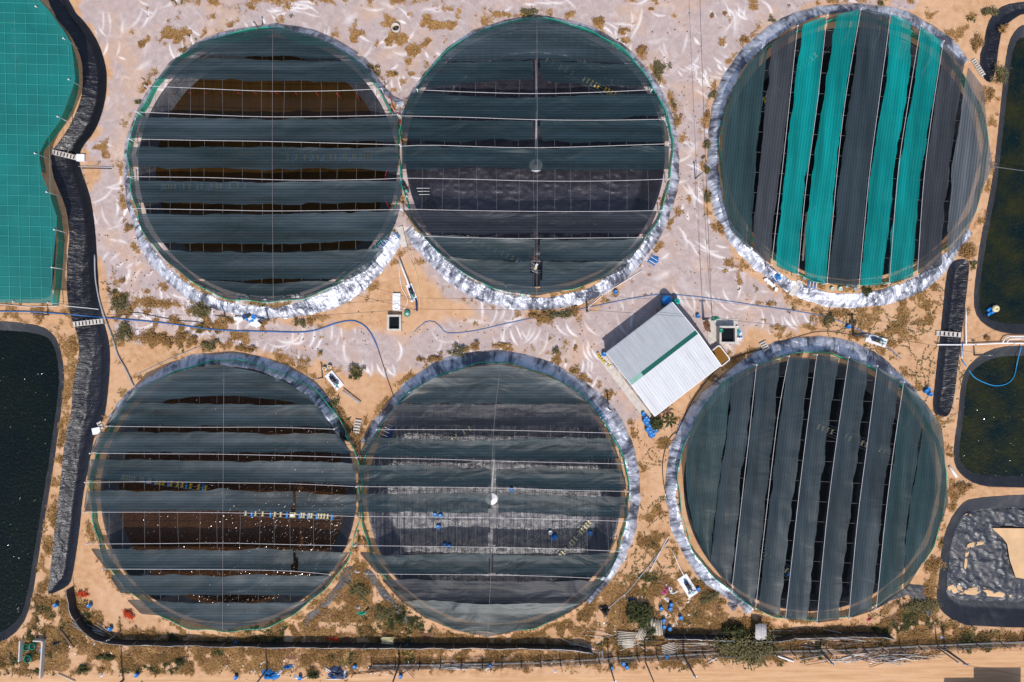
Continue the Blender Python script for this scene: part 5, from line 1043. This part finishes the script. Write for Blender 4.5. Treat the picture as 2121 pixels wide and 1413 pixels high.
def mesh_mat():
    m, nt, b, o = nodes_for('rusty_wire_mesh'); b.inputs['Base Color'].default_value = (.10,.075,.06,1); b.inputs['Roughness'].default_value = .8
    tr = nt.nodes.new('ShaderNodeBsdfTransparent'); mx = nt.nodes.new('ShaderNodeMixShader'); nt.links.new(ramp(nt, noise(nt, texco(nt), 1.5, 4, .7), [(.35, .25), (.65, .8)]), mx.inputs[0])
    nt.links.new(tr.outputs[0], mx.inputs[1]); nt.links.new(b.outputs[0], mx.inputs[2]); nt.links.new(mx.outputs[0], o.inputs[0]); return m
mesh('mesh_panel', V, F, mesh_mat(), bf)
for x, y in BL: MB().tube([rel(x, y, -.2), rel(x, y, 1.75)], .09, 6).build('post', M_pole, bf)
# walled yard at the lower left
p = onG(70, 1360); yd = empty('walled_yard', p, 'low concrete walls of a small yard at the lower left', 'wall')
for x0, y0, x1, y1 in ((76,1323,95,1324),(95,1324,90,1400),(49,1323,47,1366)):
    a = onG(x0,y0)-p; b = onG(x1,y1)-p; d = b-a; MB().box(((a.x+b.x)/2,(a.y+b.y)/2,.3),(math.hypot(d.x,d.y),.18,1.0),math.atan2(d.y,d.x)).build('wall', M_conc, yd)
open_ring('yard_tub', 57, 1339, .45, .4, .05, M_greenp, M_dark, 'dark green tub, left of the pair in the walled yard', 'tub', 'green tubs in the yard'); open_ring('yard_tub', 70, 1337, .42, .4, .05, M_greenp, M_dark, 'dark green tub, right of the pair in the walled yard', 'tub', 'green tubs in the yard'); open_ring('yard_tub', 60, 1363, .5, .4, .05, M_greenp, M_dark, 'large dark green tub lower in the walled yard', 'tub', 'green tubs in the yard')

# ------------------------------------------------------------ rubbish, timber and netting
def lump(name, px, py, rx, ry, h, mat, label, cat, group=None, seed=0, rz=0):
    """a crumpled heap of cloth or plastic"""
    p = onG(px, py); n = 20; m_ = 9; V = []; F = []; rg = random.Random(seed+int(px*3+py))
    ph = [rg.uniform(0, 6.28) for _ in range(6)]
    for i in range(m_):
        t = i/(m_-1)
        for k in range(n):
            q = 2*math.pi*k/n; e = 1+.18*math.sin(2*q+ph[0])+.14*math.sin(3*q+ph[1])+.10*math.sin(5*q+ph[2])
            rr = t*e; z = h*(1-t**2.2)*(1+.3*math.sin(4*q+ph[3]+t*4)+.25*math.sin(7*q+ph[4]))+rg.uniform(-.04, .04)*h
            V.append((rx/S*rr*math.cos(q), ry/S*rr*math.sin(q), max(z, .01) if i < m_-1 else -.05))
    for i in range(m_-1):
        for k in range(n): a = i*n+k; b = i*n+(k+1) % n; F.append((a, b, b+n, a+n))
    o = mesh(name, V, F, mat, None, False, p); o.rotation_euler.z = rz; return tag(o, label, cat, group)
M_tarp = plain('black_tarp', (.015,.015,.018), .35, .3, 3, .4); M_bnet = plain('blue_netting', (.01,.16,.42), .7, .5, 9, .8)
for a in ((1252,1262,12,11,.5,M_tarp,'crumpled black tarp at the lower right of the lower middle pond','tarp',0), (1305,1240,14,5,.15,M_navy,'flat dark plastic sheet between the lower ponds','tarp',.2), (118,1331,16,5,.3,M_tarp,'black plastic scrap right of the walled yard','tarp',.3), (700,1393,22,14,.4,plain('navy_tarp',(.02,.03,.07),.5,.4,4,.4),'dark heap of plastic at the bottom left of the tall pole','heap',0),
          (1518,1255,11,9,.3,plain('grey_plastic_sheet',(.16,.15,.17),.5,.3,4,.3),'grey plastic piece at the tail of the silver bank','sheet',.1), (1377,1226,9,6,.25,M_pink,'pink and white plastic bags','bag',0), (1380,1218,7,5,.3,M_pink,'pink plastic bag above the white bags','bag',0),
          (1388,1220,7,7,.3,M_white,'white sack right of the pink bag','bag',.2), (1394,1227,9,4,.25,M_white,'white sack lying flat below the other sack','bag',.2), (1381,1241,5,6,.25,M_white,'small white sack alone below the pink bag','bag',.4), (1437,1223,5,5,.3,plain('lilac_sack',(.6,.55,.66),.6,.1),'pale lilac sack at the foot of the pump slab','bag',0),
          (560,1396,20,13,.5,M_bnet,'large heap of blue netting at the bottom left','net heap',0), (576,1338,10,6,.4,M_bnet,'small heap of blue netting under the black fence','net heap',0), (596,1381,14,4,.25,M_bnet,'thin blue netting scrap above the white bags','net heap',.2), (578,1392,8,5,.35,M_white,'white sack at the right of the blue netting','bag',.3),
          (714,1396,5,9,.3,M_white,'tall white sack on the dark plastic heap','bag',0), (689,1401,9,5,.3,M_bnet,'blue netting bundle under the dark plastic heap','net heap',-.3), (1417,1372,4,6,.2,M_white,'white basin beside the slim pole','basin',.2), (1150,1390,4,3,.15,M_white,'white scrap by the road right of centre','scrap',0),
          (760,1262,9,3,.2,M_tarp,'black scrap in the grass triangle between the lower ponds','tarp',.6), (742,1258,4,4,.3,M_white,'white bag in the grass triangle between the lower ponds','bag',0), (748,1270,11,6,.15,M_greenp,'green cloth in the grass triangle','cloth',.2), (740,1184,8,4,.2,M_white,'white scraps at the tip of the grass triangle','scrap',-.4),
          (1800,1283,6,3,.2,M_pink,'pink and white bag below the slanted dark strip pond','bag',.2), (1952,1320,5,4,.2,plain('pale_blue_sack',(.5,.55,.66),.6,.1),'pale blue bag at the foot of the roadside pole','bag',-.3), (210,1398,4,4,.2,M_white,'white scrap at the bottom left by the tall pole','scrap',0), (612,1402,4,6,.25,M_white,'white tub shaped bag at the bottom','bag',.2),
          (1355,538,11,8,.25,M_bnet,'blue netting bundle on the silver bank right of the upper middle pond','net heap',.6), (1610,570,7,10,.3,M_bnet,'blue rack netting at the left of the concrete ramp','net heap',.4), (713,905,6,16,.3,M_tarp,'dark clutter beside the tip of the lower sand triangle','heap',.7), (803,905,7,20,.3,M_navy,'dark blue nets on the bank of the lower middle pond','net heap',-.6),
          (1480,660,9,5,.3,M_greenp,'dark green canvas scrap right of the shed','cloth',.4), (1465,675,7,16,.25,M_rust,'row of old parts along the right wall of the shed','heap',.45), (1650,602,5,8,.2,M_white,'x',None,0), (1325,625,0,0,0,M_white,'x',None,0)):
    if a[7] is None: continue
    lump(a[7].replace(' ', '_'), a[0], a[1], a[2], a[3], a[4], a[5], a[6], a[7], 'rubbish and cloth heaps', 3, a[8])
RDM = plain('red_dry_leaves', (.55,.07,.015), .8, .4, 8, .6)
def stick_heap(n, cx, cy, sx, sy, ang, spread, L0, L1, mats, label, group, name='stick', r=(.03,.06)):
    for i in range(n):
        x, y = random.gauss(cx, sx), random.gauss(cy, sy); a = random.gauss(ang, spread); L_ = random.uniform(L0, L1)*S/2; z = .05+random.random()*.25
        m = random.choice(mats); A = onG(x-math.cos(a)*L_, y-math.sin(a)*L_, z); B = onG(x+math.cos(a)*L_, y+math.sin(a)*L_, z+random.uniform(-.05,.1))
        line_obj(name, [A, B], random.uniform(*r), m, label, name.replace('_', ' '), group, 5)
stick_heap(55,1720,1322,55,6,.03,.12,2,5,[M_brown,M_bamboo,M_brown,M_grey],'long stick in the timber pile under the lower right pond fence','sticks piled under the lower right pond')
stick_heap(50,1830,1361,60,6,.0,.16,2,5,[M_brown,M_bamboo,M_grey,M_white],'long stick in the timber pile on the road edge','sticks piled along the road')
stick_heap(36,1450,1335,45,6,.04,.08,2.5,6,[M_brown,M_brown,M_bamboo],'long stick in the timber pile left of the big bush','sticks piled left of the big bush')
stick_heap(16,185,1306,20,6,.5,.15,2,4,[M_bamboo,M_grey],'pale stick beside the curve of the black fence','sticks by the fence curve'); stick_heap(12,290,1330,40,2,.03,.05,2,5,[M_bamboo],'pale stick lying along the foot of the black fence','sticks under the black fence')
stick_heap(14,945,1380,22,3,.04,.06,2.5,4.5,[M_white,M_white,M_grey],'white pipe in the stacked bundle near the road','white pipes stacked by the road','pipe_length'); stick_heap(12,1200,1342,20,5,.15,.2,1.5,4,[M_grey,M_bamboo],'thin rod beside the end of the black fence','rods at the end of the black fence')
stick_heap(14,820,1385,28,4,.1,.3,1.5,4,[M_brown,M_rust],'brown branch in the scrap strip left of centre','branches in the scrap strip')
stick_heap(12,1290,1320,30,7,.02,.35,1.5,3.5,[M_bamboo,M_brown],'pole lying loose around the bamboo bundle','loose poles by the bamboo')
def slats(px, py, n, w, l, rz, label, z=.3, mat=None, name='bamboo_panel', gap=1.0):
    o = empty(name, onG(px, py, z), label, name.replace('_', ' '), 'slatted panels', rz)
    for i in range(n): MB().tube([(-l/2+random.uniform(-.1,.1), (i-n/2)*w/n, random.uniform(0,.06)), (l/2+random.uniform(-.1,.1), (i-n/2)*w/n+random.uniform(-.04,.04), random.uniform(0,.06))], .07*gap, 6).build('slat', mat or M_bamboo, o, True)
    return o
slats(1362,1298,8,1.7,2.1,R(87),'upright bamboo panel beside the blue barrels'); slats(1345,1291,7,1.3,1.5,R(80),'bamboo panel left of the upright one'); slats(1298,1318,8,1.9,2.6,R(-3),'bamboo bundle lying flat on the scrub'); slats(1300,1331,6,1.0,1.6,R(-3),'lower bamboo bundle lying flat on the scrub'); slats(1327,1310,6,1.2,1.6,R(65),'tilted bamboo bundle between the panels')
slats(1385,1340,7,1.6,2.0,R(15),'worn weathered board panel under the bamboo panel'); slats(1566,1298,11,1.5,2.1,R(90),'grey slatted shelter roof below the left of the lower right pond', 1.6, plain('grey_boards',(.42,.39,.38),.85,.2), 'slatted_shelter', 1.3); slats(804,1322,6,1.0,1.7,R(-3),'yellowish pallet in the shadow of the black fence', .5, M_cream, 'pallet')
# blue and white slatted racks leaning on the banks
def rack(px, py, w, l, rz, n, label, m1=None):
    o = empty('slatted_rack', onG(px, py, .25), label, 'rack', 'slatted racks on the banks', rz)
    for s_ in (-1, 1): MB().box((0, s_*w/2, 0), (l, .06, .06)).build('side_rail', m1 or M_blue, o)
    for i in range(n): MB().box((-l/2+l*(i+.5)/n, 0, .04), (.07, w, .06)).build('slat', M_white if i % 2 else (m1 or M_blue), o)
rack(769,531,.8,2.3,R(57),9,'long white and blue rack on the lower right bank of the upper left pond'); rack(790,507,.9,1.7,R(50),5,'second rack up the bank of the upper left pond'); rack(798,497,.9,1.2,R(48),4,'third rack up the bank of the upper left pond'); rack(812,468,.6,1.2,R(62),5,'topmost small rack near the ramp', M_navy)
rack(1681,590,.8,1.3,R(-8),6,'blue and dark rack on the bank below the teal strips'); rack(1605,575,.9,1.0,R(35),5,'blue rack beside the sand platform under teal strips'); rack(1352,540,1.0,1.3,R(60),5,'blue rack on the silver bank right of the upper middle pond')
rack(800,896,.9,2.6,R(66),10,'dark blue rack on the bank of the lower middle pond', M_navy); rack(1243,858,.6,1.9,R(-55),8,'blue rack on the bank left of the shed', M_blue); rack(822,490,.6,.8,R(30),3,'small blue rack left of the ramp')
# loose planks
for x0, y0, x1, y1, m, r_, lb in ((1603,1355,1643,1369,M_white,.13,'long white beam lying right of the big bush'), (1246,1345,1249,1369,M_grey,.14,'grey beam leaning on the boundary fence'), (1700,1345,1722,1372,M_dark,.08,'dark pole lying on the road edge'), (126,1302,155,1341,M_brown,.13,'long brown beam lying right of the walled yard'),
    (122,1395,157,1411,M_bamboo,.08,'pale plank at the bottom left'), (673,1381,702,1400,M_white,.09,'white plank leaning on the dark plastic heap'), (676,1406,708,1406,M_white,.06,'thin white plank below the dark plastic heap'), (626,1406,640,1399,M_bamboo,.06,'thin plank right of the blue barrel'), (1470,1362,1485,1371,M_bamboo,.06,'crossed white stick near the big bush'), (1466,1371,1488,1360,M_white,.06,'second crossed white stick near the big bush'),
    (1663,540,1671,440,M_bamboo,.22,'long tan plank seen in the gap between teal strips')):
    if r_ == .22: line_obj('plank', [W(x0,y0,1.6), W(x1,y1,1.6)], .14, m, lb, 'plank', 'loose planks'); continue
    pipe([(x0,y0),(x1,y1)], r_, m, lb, 'plank', 'plank', 'loose planks', crv=False)
carton(1671,437,.5,.4,.25,.3,M_white,'white box at the top of the tan plank between teal strips','things in the teal gap','white_box',2.0); carton(1667,437,.5,.3,.25,.1,M_blue,'blue box at the top of the tan plank between teal strips','things in the teal gap','blue_box',2.0)
# scraps scattered over the rubbish strip: too many and small to count
def scraps(name, n, areas, mats, s0, s1, label, cat, seed=1):
    rg = random.Random(seed); mb = {m.name: MB() for m in mats}
    for i in range(n):
        cx, cy, sx, sy = rg.choice(areas); q = onG(rg.gauss(cx, sx), rg.gauss(cy, sy), .03); a = rg.uniform(0, 6.3); w, l = rg.uniform(s0, s1), rg.uniform(s0, s1)*1.5
        mb[rg.choice(mats).name].box((q.x, q.y, q.z+.03), (l, w, .05), a, rg.uniform(-.4, .4))
    for m in mats: tag(mb[m.name].build(name, m), label.format(m.name.split('_')[0]), cat, None, 'stuff')
scraps('litter', 480, [(1390,1260,30,12),(1395,1290,22,8),(1320,1300,60,20),(700,1390,70,8),(850,1380,90,8),(1000,1380,60,6),(1450,1325,60,8),(1700,1330,70,10),(1850,1360,60,6),(560,1385,40,8),(1380,1222,14,8),(180,1330,60,20)], [M_white, M_bamboo, M_rust, M_brown], .07, .24, 'small {} litter scattered over the scrub strip by the road', 'litter')
scraps('gravel', 500, [(700,680,260,30),(1350,700,200,50),(300,560,60,60),(1430,300,30,160),(1350,850,60,60)], [M_rust, M_dark], .05, .13, 'small {} stones scattered on the tracks', 'stones', 2)

# ------------------------------------------------------------ plants
def leaf_mat(name, a, b_, c_):
    m, nt, b, o = nodes_for(name); v = texco(nt); n = noise(nt, v, 4, 4, .7)
    nt.links.new(ramp(nt, n, [(.3, a), (.5, b_), (.72, c_)]), b.inputs['Base Color']); b.inputs['Roughness'].default_value = .75; b.inputs['Specular IOR Level'].default_value = .2; return m
L_dry = leaf_mat('dry_leaves', (.11,.055,.02), (.27,.145,.05), (.45,.27,.11)); L_olive = leaf_mat('olive_leaves', (.04,.038,.014), (.12,.10,.04), (.26,.21,.10)); L_green = leaf_mat('green_leaves', (.014,.018,.006), (.045,.052,.016), (.13,.12,.04))
L_red = leaf_mat('red_dry_leaves_mix', (.25,.02,.01), (.55,.06,.02), (.75,.16,.05)); L_straw = leaf_mat('straw', (.18,.09,.03), (.36,.20,.075), (.54,.34,.16))
def leaf_cloud(rx, ry, h, n, s0, s1, seed, flat=.5):
    rg = np.random.RandomState(seed); nb = max(4, n//45); ct = np.stack([rg.normal(0, .42, nb)*rx, rg.normal(0, .42, nb)*ry, rg.uniform(.2, .9, nb)*h], -1)
    b = rg.randint(0, nb, n); P = ct[b]+rg.normal(0, 1, (n, 3))*np.array([rx*.20, ry*.20, h*.18]); P[:,2] = np.clip(P[:,2], .03, None)
    A = rg.uniform(0, 2*np.pi, n); t = rg.normal(0, flat, (n, 2)); s = rg.uniform(s0, s1, n); l = s*rg.uniform(1.3, 2.6, n)
    u = np.stack([np.cos(A), np.sin(A), t[:,0]], -1)*l[:,None]/2; w = np.stack([-np.sin(A), np.cos(A), t[:,1]], -1)*s[:,None]/2
    V = np.stack([P-u, P+w*.9, P+u, P-w*.9], 1).reshape(-1, 3); return V, np.arange(n*4).reshape(n, 4)
def shrub(px, py, rx, ry, h, mat, label, name='shrub', n=None, cat='shrub', group='shrubs on the dry ground', s=(.06,.16)):
    p = onG(px, py); o = empty(name, p, label, cat, group); n = n or int(60+rx*ry*2.6)
    V, F = leaf_cloud(rx/S, ry/S, h, n, s[0], s[1], int(px*7+py)); mesh('foliage', V, F, mat, o)
    mb = MB(); rg = random.Random(int(px))
    for i in range(7): a = rg.uniform(0, 6.28); r_ = rg.uniform(.4,.9); mb.tube([(0,0,-.05),(math.cos(a)*rx/S*r_*.5, math.sin(a)*ry/S*r_*.5, h*.4),(math.cos(a)*rx/S*r_, math.sin(a)*ry/S*r_, h*.7)], [.04,.025,.01], 4)
    mb.build('stem', M_brown, o); return o
SHR = [(252,625,17,22,.8,L_olive,'grey green shrub above the road beside the long channel'), (258,690,20,22,.8,L_olive,'large olive shrub just right of the grey pipe'), (420,645,20,17,.8,L_olive,'spiky olive shrub below the upper left pond'), (470,665,12,9,.5,L_dry,'dry shrub just left of the foam boxes'), (312,695,18,16,.5,L_dry,'brown dry shrub left of centre in the scrub patch'),
 (345,705,16,13,.5,L_dry,'brown dry shrub right of its neighbour in the scrub patch'), (375,698,13,11,.5,L_dry,'brown shrub, middle of the road edge row'), (400,705,14,11,.5,L_dry,'brown shrub at the right end of the scrub patch'), (440,715,15,11,.7,L_olive,'dark olive shrub at the top of the lower left pond'), (500,722,10,9,.5,L_dry,'dry shrub over the top of the lower left pond'),
 (520,725,14,8,.5,L_dry,'dry shrub right of the top of the lower left pond'), (626,669,11,11,.6,L_olive,'round olive shrub below the upper left pond beside the hose'), (265,468,10,9,.5,L_dry,'round ochre shrub left of the upper left pond'), (380,105,9,7,.5,L_dry,'ochre shrub at the upper left rim of the upper left pond'), (288,213,7,7,.4,L_olive,'small green shrub touching the left rim of the upper left pond'),
 (302,180,7,8,.4,L_dry,'small tuft above the green one left of the upper left pond'), (293,95,7,10,.3,L_dry,'tuft in the middle of the scratched gravel'), (738,768,15,12,.7,L_olive,'olive bush at the top of the lower sand triangle'), (740,778,15,9,.6,L_green,'green bush holding the orange topped bins'), (692,832,13,12,.7,L_olive,'olive bush on the silver bank right of the lower left pond'),
 (950,725,18,10,.7,L_olive,'olive bush at the top left of the lower middle pond'), (985,717,11,9,.5,L_dry,'dry bush at the top of the lower middle pond'), (900,742,18,8,.5,L_dry,'long dry bush on the upper left bank of the lower middle pond'), (873,743,9,6,.4,L_dry,'dry tuft left of the long dry bush'), (1035,717,22,6,.4,L_straw,'straw tuft at the top of the lower middle pond'),
 (1120,655,22,9,.6,L_dry,'ochre bush below the upper middle pond'), (1165,652,24,10,.6,L_olive,'wide olive bush below the upper middle pond'), (1192,645,12,10,.6,L_dry,'ochre bush beside the dark pole'), (1150,727,8,9,.5,L_olive,'small green plant between the lower middle pond and the shed'), (1193,718,6,6,.3,L_dry,'lone tuft on the gravel left of the shed'),
 (1095,28,16,9,.6,L_olive,'olive bush at the top of the upper middle pond'), (1035,30,22,8,.4,L_straw,'straw tuft left of the top of the upper middle pond'), (1180,30,12,6,.4,L_straw,'straw tuft right of the top of the upper middle pond'), (1240,45,12,9,.5,L_dry,'dry bush on the upper right of the upper middle pond'), (1290,65,12,9,.4,L_dry,'dry bush down the right of the upper middle pond'),
 (1330,105,15,13,.5,L_dry,'large dry bush at the right of the upper middle pond'), (1365,145,13,20,.5,L_olive,'tall olive bush at the right of the upper middle pond'), (1395,220,6,8,.4,L_olive,'small olive bush at the right edge of the upper middle pond'), (1400,250,9,14,.4,L_dry,'dry bush right of the upper middle pond beside the gravel'), (1538,85,10,10,.5,L_dry,'round dry bush at the upper left of the teal striped pond'),
 (1475,198,8,9,.5,L_olive,'round olive bush left of the teal striped pond, upper'), (1463,240,7,9,.4,L_dry,'dry bush left of the teal striped pond'), (1466,300,11,10,.6,L_olive,'spiky olive bush left of the teal striped pond'), (1455,327,5,5,.3,L_olive,'tiny olive tuft by the thin roadside pole'), (1466,350,9,12,.5,L_olive,'olive bush below the spiky one left of the teal striped pond'),
 (1465,410,10,14,.5,L_olive,'olive bush low on the left of the teal striped pond'), (1493,470,10,14,.4,L_dry,'dry bush at the lower left of the teal striped pond'), (1600,44,8,7,.4,L_olive,'small dark bush above the teal striped pond'), (1820,5,10,7,.5,L_olive,'olive bush over the top right of the teal striped pond'), (2045,25,16,12,.7,L_olive,'olive bush beside the hooked channel'),
 (2068,155,14,18,.8,L_olive,'round leafy bush between the hooked channel and the dark pond'), (2022,90,13,16,.5,L_dry,'dry bush left of the hooked channel'), (2078,62,9,12,.5,L_dry,'dry bush inside the hook of the channel'), (2050,195,8,14,.4,L_dry,'dry bush on the narrow strip by the dark pond'), (2000,520,22,18,.7,L_dry,'large dry bush at the lower right of the teal striped pond'),
 (2012,547,8,8,.5,L_olive,'dark bush at the top of the short channel'), (1795,604,12,9,.6,L_green,'green bush on the silver bank under the teal strips'), (1829,595,7,5,.4,L_dry,'dry tuft right of the green bush on the silver bank'), (1714,662,11,14,.7,L_olive,'round olive bush left of the transformer pole'), (2044,700,9,7,.4,L_dry,'dry tuft above the white pipe'),
 (1540,1335,50,28,1.7,L_olive,'big dark olive bush by the boundary fence'), (1325,1268,26,20,1.2,L_green,'dark green bush above the bamboo panels'), (1345,1308,12,14,.8,L_green,'green bush among the bamboo panels'), (1515,1300,20,10,1.2,L_green,'dark bush above the big one, in the fence shadow'), (650,1395,20,9,.8,L_green,'green bush by the dark plastic heap'),
 (1357,880,13,13,1.1,L_green,'green bush at the bottom corner of the shed'), (1470,1235,18,14,.6,L_olive,'olive scrub below the pump slab'), (745,1222,22,16,.6,L_olive,'olive bush in the grass triangle between the lower ponds'), (800,1265,20,16,.6,L_olive,'brown bush right in the grass triangle'), (832,1280,10,12,.8,L_green,'dark green bush touching the lower middle pond'),
 (1905,1255,34,18,.6,L_olive,'wide olive scrub left of the crumpled pit'), (1930,1170,18,20,.5,L_dry,'dry bush right of the lower right pond'), (1990,1010,22,12,.5,L_dry,'dry bush between the right ponds'), (372,1368,18,9,.6,L_green,'green scrub above the bottom left road'), (175,1385,18,8,.5,L_green,'green scrub right of the walled yard'), (220,1362,20,7,.5,L_green,'green scrub under the fence curve'),
 (175,1232,11,9,.5,L_red,'red dry bush right of the end of the long channel'), (268,1272,13,11,.5,L_red,'bright orange red bush at the lower left pond'), (690,1322,16,7,.4,L_red,'dull red bush left of the pallet'), (1350,20,5,5,.3,L_dry,'tiny tuft on the upper gravel track'), (1500,30,6,7,.3,L_dry,'tuft on the gravel above the teal striped pond'), (1476,34,5,6,.3,L_dry,'small tuft beside the larger one on the upper gravel')]
for x, y, rx, ry, h, m, lb in SHR: shrub(x, y, rx, ry, h, m, lb, s=(.10,.26) if h > 1 else (.05,.15), n=int(300+rx*ry*4.2) if h > 1 else None)
# banana plant beside the shed
p = onG(1381, 868); o = empty('banana_plant', p, 'banana plant with long leaves below the bottom corner of the shed', 'plant')
MB().tube([(0,0,-.1),(0,0,1.4)], [.12,.07], 7).build('stem', L_olive, o)
for k in range(8):
    a = k*.785+.3; V = []; F = []
    for i in range(8):
        t = i/7; r_ = .15+1.15*t; z = 1.4+.7*math.sin(t*2.4)-.7*t*t; w = .17*math.sin(math.pi*min(t+.08, 1))+.01
        for s_, dz in ((-1, -.05), (0, .03), (1, -.05)): V.append((math.cos(a)*r_-math.sin(a)*w*s_, math.sin(a)*r_+math.cos(a)*w*s_, z+dz))
        if i: b = 3*i; F += [(b-3,b-2,b+1,b), (b-2,b-1,b+2,b+1)]
    mesh('leaf', V, F, L_green, o)
# ground cover nobody could count: dry grass tufts, green weeds and creeping vines
def field(name, mask, n, mat, s0, s1, h, label, seed, cat='grass'):
    rg = np.random.RandomState(seed); w = mask[(GY > -30) & (GY < 1440) & (GX > -30) & (GX < 2150)]; xs = GX[(GY > -30) & (GY < 1440) & (GX > -30) & (GX < 2150)]; ys = GY[(GY > -30) & (GY < 1440) & (GX > -30) & (GX < 2150)]
    i = rg.choice(len(w), n, p=w/w.sum()); x = xs[i]+rg.uniform(-1.1, 1.1, n); y = ys[i]+rg.uniform(-1.1, 1.1, n); z = Hh(x, y)
    m = 5; X = np.repeat(x, m); Y_ = np.repeat(y, m); Z = np.repeat(z, m); N = n*m; a = rg.uniform(0, 6.28, N); l = rg.uniform(s0, s1, N)*2.2; wd = l*.22
    P = np.stack([(X-CX)/S, (CY-Y_)/S, Z], -1)+np.stack([rg.normal(0, .07, N), rg.normal(0, .07, N), np.zeros(N)], -1); d = np.stack([np.cos(a), np.sin(a)], -1)
    tip = P+np.stack([d[:,0]*l, d[:,1]*l, rg.uniform(.3, 1, N)*h], -1); wv = np.stack([-d[:,1]*wd, d[:,0]*wd, np.zeros(N)], -1)
    V = np.stack([P-wv, P+wv, tip+wv*.3, tip-wv*.3], 1).reshape(-1, 3); o = mesh(name, V, np.arange(N*4).reshape(N, 4), mat); return tag(o, label, cat, None, 'stuff')
foot = np.zeros_like(GX)
for k, kind, f, (x0, y0, x1, y1) in FOOT:
    m = (GX > x0) & (GX < x1) & (GY > y0) & (GY < y1); foot[m] = np.maximum(foot[m], (f(GX[m], GY[m]) < 1).astype(float))
free = (1-foot)
field('dry_grass', np.clip(gr-grn*.7, 0, 1)**1.5*free*np.clip((n2-.35)/.3, 0, 1), 20000, L_straw, .04, .14, .18, 'dry ochre grass tufts over the waste ground', 21)
field('brown_weeds', (np.clip(gr-.2, 0, 1)**1.5*free)*np.clip((vnoise(GX, GY, 18, 120, 3)-.5)/.15, 0, 1)*np.clip((GY-200)/900, .12, 1), 20000, L_dry, .05, .17, .25, 'brown brittle weeds mixed in the scrub', 22, 'weeds')
field('green_weeds', grn**1.3*free*np.clip((vnoise(GX, GY, 14, 130, 3)-.48)/.15, 0, 1)+1e-9, 4500, L_green, .05, .16, .22, 'green weeds growing in the scrub strip', 23, 'weeds')
def vines(name, areas, n, label, seed):
    rg = random.Random(seed); mb = MB()
    for x0, y0, x1, y1, c in areas:
        for i in range(c):
            x, y = rg.uniform(x0, x1), rg.uniform(y0, y1); a = rg.uniform(0, 6.28); bend = rg.gauss(0, .04)
            for k in range(rg.randint(15, n)):
                x += math.cos(a)*2.6; y += math.sin(a)*2.6; a += bend+rg.gauss(0, .16)
                if not (x0-25 < x < x1+25 and y0-25 < y < y1+25): break
                ix = min(max(np.searchsorted(gx, x), 0), len(gx)-1); iy = min(max(np.searchsorted(gy, y), 0), len(gy)-1)
                if foot[iy, ix] > 0: continue
                z = float(HD[iy, ix]); q = ((x-CX)/S, (CY-y)/S, z+.03)
                for _ in range(rg.choice((1, 1, 2, 3))):
                    s_ = rg.uniform(.05, .13); b = rg.uniform(0, 6.28); qx, qy = q[0]+rg.gauss(0, .07), q[1]+rg.gauss(0, .07); c_, s2 = math.cos(b)*s_, math.sin(b)*s_
                    mb.quad((qx-c_, qy-s2, q[2]), (qx+s2*.6, qy-c_*.6, q[2]+.05), (qx+c_, qy+s2, q[2]+.02), (qx-s2*.6, qy+c_*.6, q[2]+.05))
    return tag(mb.build(name, L_olive), label, 'vines', None, 'stuff')
vines('creeping_vines', [(1780,590,1950,850,46),(1640,640,1780,700,12),(1970,730,2010,860,10)], 60, 'dark creeping vines spreading over the sand between the right ponds', 5)
vines('creeping_vines', [(1325,930,1380,1240,26),(1230,1160,1330,1230,8),(640,1210,800,1300,10)], 50, 'creeping vines on the sand between the lower ponds', 6)
